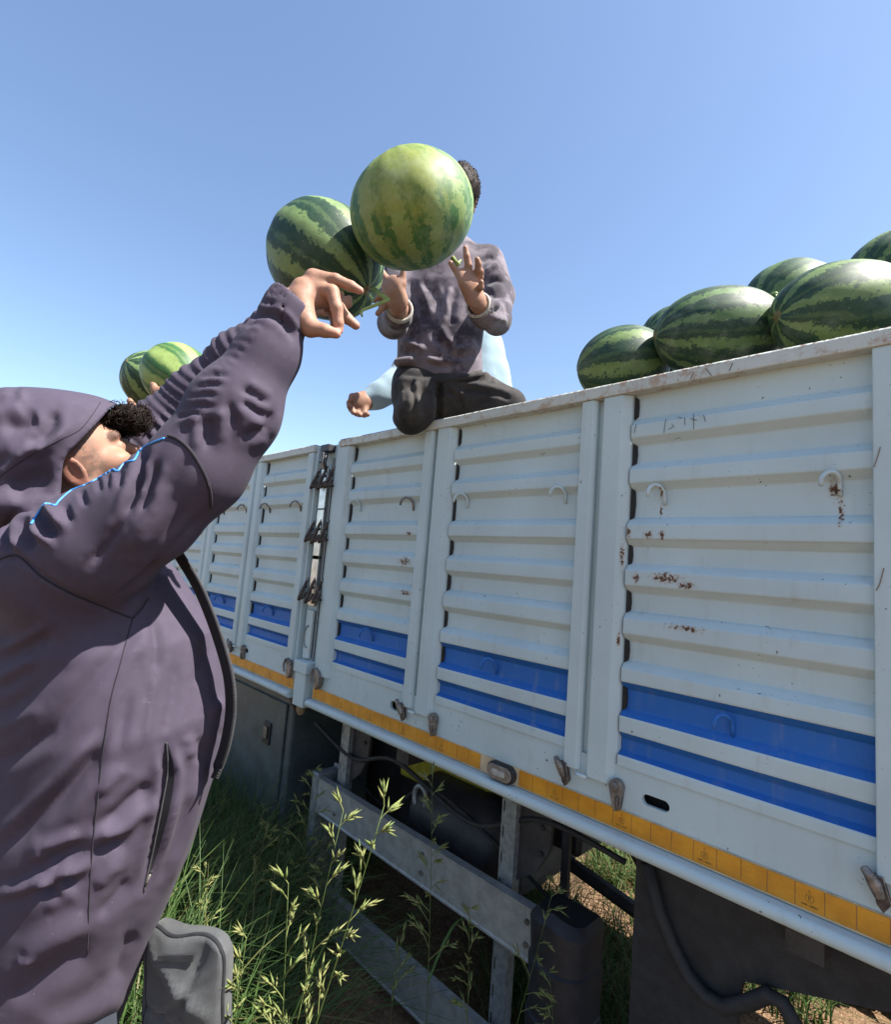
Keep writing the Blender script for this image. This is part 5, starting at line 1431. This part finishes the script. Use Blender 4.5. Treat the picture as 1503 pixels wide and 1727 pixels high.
# hands: his left at the right of the picture, his right at the left
def c_rh(P):
    D = 1.70
    d = s_cap(P, at(812, 524, 1.76), at(803, 505, 1.71), .029, .026)
    d = smin(d, s_flat(P, at(800, 500, 1.70), at(790, 474, 1.67), .040, .042, FWD * .75 - RT * .5, .48), .014)
    d = smin(d, finger(P, [at(785, 480, 1.68), at(774, 463, 1.66), at(760, 444, 1.65)], [.0155, .0125, .0085]), .009)
    d = smin(d, finger(P, [at(791, 468, 1.67), at(790, 448, 1.655), at(787, 432, 1.645), at(785, 419, 1.64)], [.0135, .0118, .0105, .0085]), .005)
    d = smin(d, finger(P, [at(799, 470, 1.68), at(807, 456, 1.66), at(807, 446, 1.65), at(805, 438, 1.64)], [.0130, .0115, .0105, .0085]), .005)
    d = smin(d, finger(P, [at(803, 478, 1.69), at(810, 468, 1.68), at(812, 458, 1.665)], [.0120, .0108, .0085]), .005)
    d = smin(d, finger(P, [at(805, 488, 1.69), at(811, 485, 1.67), at(812, 476, 1.66)], [.0115, .0100, .0078]), .005)
    return d
def c_lh(P):
    d = s_cap(P, at(674, 530, 1.75), at(672, 512, 1.70), .029, .028)
    d = smin(d, s_flat(P, at(671, 510, 1.70), at(661, 487, 1.68), .040, .042, FWD * .7 + RT * .55, .5), .014)
    d = smin(d, finger(P, [at(672, 495, 1.69), at(678, 478, 1.67), at(680, 458, 1.66)], [.018, .0135, .009]), .010)
    d = smin(d, finger(P, [at(655, 490, 1.69), at(642, 500, 1.70), at(631, 507, 1.71)], [.013, .0112, .0085]), .006)
    d = smin(d, finger(P, [at(658, 502, 1.70), at(647, 518, 1.71), at(637, 529, 1.71)], [.012, .0108, .0085]), .006)
    d = smin(d, finger(P, [at(652, 482, 1.70), at(640, 478, 1.72), at(628, 478, 1.73)], [.0135, .0115, .0085]), .006)
    d = smin(d, finger(P, [at(654, 474, 1.69), at(645, 462, 1.71), at(640, 450, 1.72)], [.0135, .0115, .0085]), .006)
    return d
hs = []
for fn, c in ((c_rh, at(793, 470, 1.68)), (c_lh, at(660, 495, 1.70))):
    v, q = mesh_sdf(fn, c - .13, c + .13, .0026); v = smooth_mesh(v, q, 1, .4); hs.append((v, q, skincol(v, None, .92)))
def c_body(P):
    d = head_sdf(P, CHC, CFr, .98)
    d = smin(d, s_chain(P, [CHC - cU * .14 - cF * .04, at(752, 440, 2.17), at(745, 540, 2.17), at(742, 640, 2.17)], [.050, .08, .11, .12], .05), .03)
    d = smin(d, s_chain(P, CRA, [.05, .045, .042, .034, .028], .02), .03); d = smin(d, s_chain(P, CLA, [.05, .045, .042, .034, .028], .02), .03)
    return d
lo, hi = bbox([CHC + .16, CHC - .16] + CRA + CLA + [at(742, 650, 2.3), at(742, 650, 2.05)], .09)
v, q = mesh_sdf(c_body, lo, hi, .0055); v = smooth_mesh(v, q, 1, .3)
c = head_color(v, CHC, CFr, .98); far = np.linalg.norm(v - CHC, axis=1) > .19; c[far] = skincol(v[far])
join_meshes('body', [(v, q, c)] + hs, [SKIN], cat)
def hair_cap(parent, HC, Fr, s, n, L, seed, r0=.003):
    F, U, R = Fr; r = np.random.default_rng(seed)
    def f(P):
        d = s_ell(P, HC + s * (-.012 * F + .034 * U), np.array([.106, .085, .101]) * s, np.array([F, R, U])) + vnoise(P * 55) * .004
        k = (P - HC) @ F / s; u = (P - HC) @ U / s
        return smax(d, -(u + .030 - np.clip(k, -.1, .2) * .75 + .01 * 0), .01)
    v, q = mesh_sdf(f, HC - .16, HC + .16, .005)
    o = raw_mesh('hair', v, q, [HAIR], True, None, parent)
    roots = []; dirs = []; nn = vnormals(v, q); idx = r.choice(len(v), n)
    tufts('hair_tuft', [v[i] for i in idx], [nn[i] + U * .6 + r.normal(0, .25, 3) for i in idx], L, r0, 2.0, HAIR, o, seed + 1, 4)
    return o
hair_cap(cat, CHC, CFr, .98, 1100, .009, 8, .0026)
m = MB(); m.tube([at(757, 420, 2.12), at(770, 424, 2.08), at(786, 416, 2.11)], .012, SEAMD, 8); m.build('collar', cat, smooth=True)
# trousers: one thigh towards the camera, one along the rail, shins folded under
def tr_sdf(P):
    d = s_ell(P, at(740, 662, 2.18), np.array([.185, .11, .16]), AX)
    d = smin(d, s_chain(P, [at(702, 648, 2.14), at(702, 668, 2.10), at(701, 690, 2.06)], [.098, .094, .084], .02), .03)
    d = smin(d, s_chain(P, [at(765, 662, 2.18), at(815, 672, 2.12), at(858, 684, 2.07)], [.105, .092, .066], .02), .03)
    d = smin(d, s_chain(P, [at(858, 688, 2.07), at(800, 696, 2.16), at(730, 702, 2.20)], [.055, .058, .05], .02), .02)
    d = smin(d, s_chain(P, [at(702, 694, 2.04), at(692, 706, 2.06), at(684, 706, 2.18)], [.066, .058, .05], .02), .02)
    return d
lo, hi = bbox([at(650, 720, 1.9), at(890, 600, 2.4), at(650, 720, 2.4), at(890, 600, 1.9)], .10)
V, Q = mesh_sdf(tr_sdf, lo, hi, .0055); V = smooth_mesh(V, Q, 2); N = vnormals(V, Q)
V = V + N * (vnoise(V * 9) * .007)[:, None]
CF3 = [([cz(480, 1240), cz(470, 1380), cz(480, 1520)], 6, .010), ([cz(540, 1250), cz(560, 1400), cz(540, 1540)], 5, -.011), ([cz(660, 1240), cz(690, 1380), cz(690, 1520)], 6, .010), ([cz(800, 1300), cz(900, 1360), cz(960, 1480)], 5, -.012), ([cz(1100, 1320), cz(1230, 1340), cz(1330, 1380)], 5, -.009), ([cz(570, 1210), cz(520, 1260), cz(450, 1330)], 5, -.010), ([cz(600, 1230), cz(540, 1340), cz(500, 1450)], 6, .009), ([cz(760, 1230), cz(750, 1380), cz(745, 1540)], 5, -.030), ([cz(790, 1220), cz(860, 1240), cz(900, 1280)], 5, .009), ([cz(800, 1230), cz(950, 1290), cz(1100, 1310)], 5, -.007), ([cz(900, 1250), cz(1060, 1270), cz(1250, 1310)], 6, .008), ([cz(980, 1380), cz(990, 1440), cz(980, 1490)], 4, -.007), ([cz(1020, 1470), cz(1080, 1420), cz(1180, 1370)], 6, -.010), ([cz(1140, 1220), cz(1200, 1180), cz(1260, 1260)], 4, -.012), ([cz(1090, 1200), cz(1150, 1170), cz(1200, 1170)], 4, .010), ([cz(450, 1180), cz(620, 1190), cz(780, 1180)], 4, -.008), ([cz(900, 1200), cz(1000, 1200), cz(1090, 1160)], 4, .010), ([cz(600, 1300), cz(640, 1400), cz(620, 1520)], 7, -.009), ([cz(430, 1400), cz(440, 1480), cz(480, 1560)], 6, .009)]
V = creases(V, N, (2.3, 2.5), CF3, 1.0)
o = raw_mesh('trousers', V, Q, [TROUS], True, None, cat)
m = MB(); m.tube([at(672, 634, 2.055), at(705, 640, 2.03), at(745, 642, 2.025), at(790, 636, 2.035), at(812, 628, 2.06)], .011, TROUS, 8); m.build('waistband', o, smooth=True)
for c0, c1 in ((at(728, 704, 2.22), at(690, 700, 2.28)), (at(684, 704, 2.22), at(676, 700, 2.32))):
    lo, hi = bbox([c0, c1], .08); v, q = mesh_sdf(lambda P: s_cap(P, c0, c1, .045, .035), lo, hi, .008); raw_mesh('shoe', v, q, [SHOE], True, None, cat)

# ============ the helper in the light blue shirt, bent down behind the catcher
hel = empty('person', (-1.75, .45, 2.1))
tag(hel, 'person in light blue shirt bending on the load, mostly hidden behind the kneeling catcher', 'person', 'people')
HT = [sec(788, 700, 2.62, .20, .14), sec(790, 670, 2.62, .235, .15), sec(786, 620, 2.62, .215, .15), sec(776, 560, 2.62, .185, .14), sec(764, 520, 2.64, .12, .10)]
HA = [at(720, 560, 2.60), at(690, 622, 2.56), at(662, 652, 2.50), at(634, 668, 2.45), at(620, 675, 2.43)]
HB = [at(810, 570, 2.62), at(822, 640, 2.62), at(800, 690, 2.60)]
def bl_sdf(P):
    d = s_loft(P, HT, CAM, AX); d = smin(d, s_chain(P, HA, [.085, .075, .064, .056, .046], .03), .03); d = smin(d, s_chain(P, HB, [.08, .06, .05], .03), .03)
    return d
lo, hi = bbox(HA + HB + [at(690, 700, 2.8), at(880, 500, 2.45)], .10); V, Q = mesh_sdf(bl_sdf, lo, hi, .008); V = smooth_mesh(V, Q, 2); N = vnormals(V, Q)
V = V + N * (vnoise(V * 8) * .012 + vnoise(V * 19) * .005)[:, None]
raw_mesh('shirt', V, Q, [BLUESH], True, None, hel)
hF = frame(ruf(-.5, -.5, -.5), ruf(-.1, .8, -.3)); HHC = at(748, 500, 2.62)
def h_body(P):
    d = head_sdf(P, HHC, hF, .96); d = smin(d, s_chain(P, [HHC - hF[1] * .12, at(775, 570, 2.63), at(788, 680, 2.63)], [.055, .09, .12], .04), .03)
    return smin(d, s_chain(P, HA, [.05, .045, .04, .034, .03], .03), .03)
lo, hi = bbox(HA + [HHC - .16, HHC + .16, at(788, 690, 2.63)], .12); v, q = mesh_sdf(h_body, lo, hi, .008); c = head_color(v, HHC, hF, .96); far = np.linalg.norm(v - HHC, axis=1) > .19; c[far] = skincol(v[far])
def h_hand(P):
    d = s_cap(P, at(624, 673, 2.44), at(615, 677, 2.42), .033, .036)
    d = smin(d, s_flat(P, at(615, 676, 2.42), at(604, 680, 2.40), .046, .044, FWD, .62), .015)
    for (a, b, e) in (((604, 668), (594, 669), (591, 675)), ((601, 676), (590, 680), (589, 686)), ((602, 685), (593, 690), (596, 696)), ((608, 690), (602, 697), (607, 700)), ((616, 688), (614, 699), (620, 699))):
        d = smin(d, finger(P, [at(*a, 2.40), at(*b, 2.385), at(*e, 2.37)], [.017, .0150, .0115]), .006)
    return d
hc_ = at(608, 680, 2.40); v2, q2 = mesh_sdf(h_hand, hc_ - .13, hc_ + .13, .004)
join_meshes('body', [(v, q, c), (v2, q2, skincol(v2, None, .85))], [SKIN], hel)
hair_cap(hel, HHC, hF, .96, 120, .018, 12, .004)
def tr2(P): return smin(s_chain(P, [at(788, 700, 2.64), at(770, 745, 2.55), at(772, 800, 2.70)], [.13, .10, .07], .03), s_chain(P, [at(800, 700, 2.68), at(830, 745, 2.62), at(820, 800, 2.8)], [.13, .10, .07], .03), .04)
lo, hi = bbox([at(740, 820, 2.6), at(860, 640, 2.8)], .15); v, q = mesh_sdf(tr2, lo, hi, .012); raw_mesh('trousers', v, q, [DENIM], True, None, hel)

# ============ the third worker, holding melons up behind the hooded man
car = empty('person', (-2.2, -1.1, 0))
tag(car, 'person hidden behind the hooded man, only fingers showing under the bright green watermelon', 'person', 'people')
kc = at(205, 770, 2.0); cg = np.array([kc[0], kc[1], 0.0])
kF = frame(ruf(.8, .3, .3), ruf(0, 1, 0))
KA = [at(225, 850, 2.02), at(275, 800, 1.98), at(292, 730, 1.93), at(286, 700, 1.885)]
KB = [at(170, 850, 2.1), at(205, 800, 2.12), at(228, 740, 2.12), at(232, 705, 2.08)]
def k_body(P):
    d = head_sdf(P, kc, kF, .97); d = smin(d, s_chain(P, [kc - kF[1] * .13, np.array([cg[0], cg[1], 1.42]), np.array([cg[0], cg[1], .98])], [.055, .11, .12], .05), .03)
    d = smin(d, s_chain(P, KA, [.05, .045, .036, .028], .03), .03); d = smin(d, s_chain(P, KB, [.05, .045, .036, .028], .03), .03)
    d = smin(d, finger(P, [KA[-1], at(272, 676, 1.80), at(264, 662, 1.785), at(258, 649, 1.785)], [.026, .0175, .0165, .0120]), .01)
    d = smin(d, finger(P, [KA[-1], at(286, 690, 1.80), at(278, 672, 1.782), at(271, 658, 1.78)], [.026, .0175, .0160, .0120]), .01)
    d = smin(d, finger(P, [KA[-1], at(302, 676, 1.79), at(300, 660, 1.78), at(297, 644, 1.78)], [.024, .0160, .0150, .0115]), .01)
    d = smin(d, finger(P, [KA[-1], at(315, 684, 1.81), at(318, 670, 1.80)], [.024, .016, .012]), .01)
    d = smin(d, finger(P, [KB[-1], at(226, 690, 2.0), at(219, 676, 1.99)], [.026, .018, .012]), .01)
    return d
lo, hi = bbox(KA + KB + [kc - .16, kc + .16, cg + np.array([0, 0, .95]), at(258, 640, 1.78)], .09)
v, q = mesh_sdf(k_body, lo, hi, .007); v = smooth_mesh(v, q, 1, .3); c = head_color(v, kc, kF, .97); far = np.linalg.norm(v - kc, axis=1) > .19; c[far] = skincol(v[far], None, .8)
raw_ = raw_mesh('body', v, q, [SKIN], True, None, car); set_col(raw_, c)
def k_sh(P):
    d = s_chain(P, [np.array([cg[0], cg[1], 1.50]), np.array([cg[0], cg[1], 1.30]), np.array([cg[0], cg[1], .90])], [.12, .165, .19], .04)
    d = smin(d, s_chain(P, KA[:3], [.08, .065, .05], .02), .04); return smin(d, s_chain(P, KB[:3], [.08, .065, .05], .02), .04)
lo, hi = bbox(KA + KB + [cg + np.array([0, 0, .8]), cg + np.array([0, 0, 1.7])], .18); v, q = mesh_sdf(k_sh, lo, hi, .010); n = vnormals(v, q); v = v + n * (vnoise(v * 9) * .008)[:, None]
raw_mesh('shirt', v, q, [GREYSH], True, None, car)
hair_cap(car, kc, kF, .97, 60, .018, 22, .004)
legs(car, [np.array([cg[0] - .06, cg[1] - .09, .92]), np.array([cg[0] - .06, cg[1] + .09, .92])], [np.array([cg[0] - .05, cg[1] - .12, .1]), np.array([cg[0], cg[1] + .14, .1])], [np.array([cg[0], cg[1] - .11, .5]), np.array([cg[0] + .02, cg[1] + .12, .5])], DENIM)
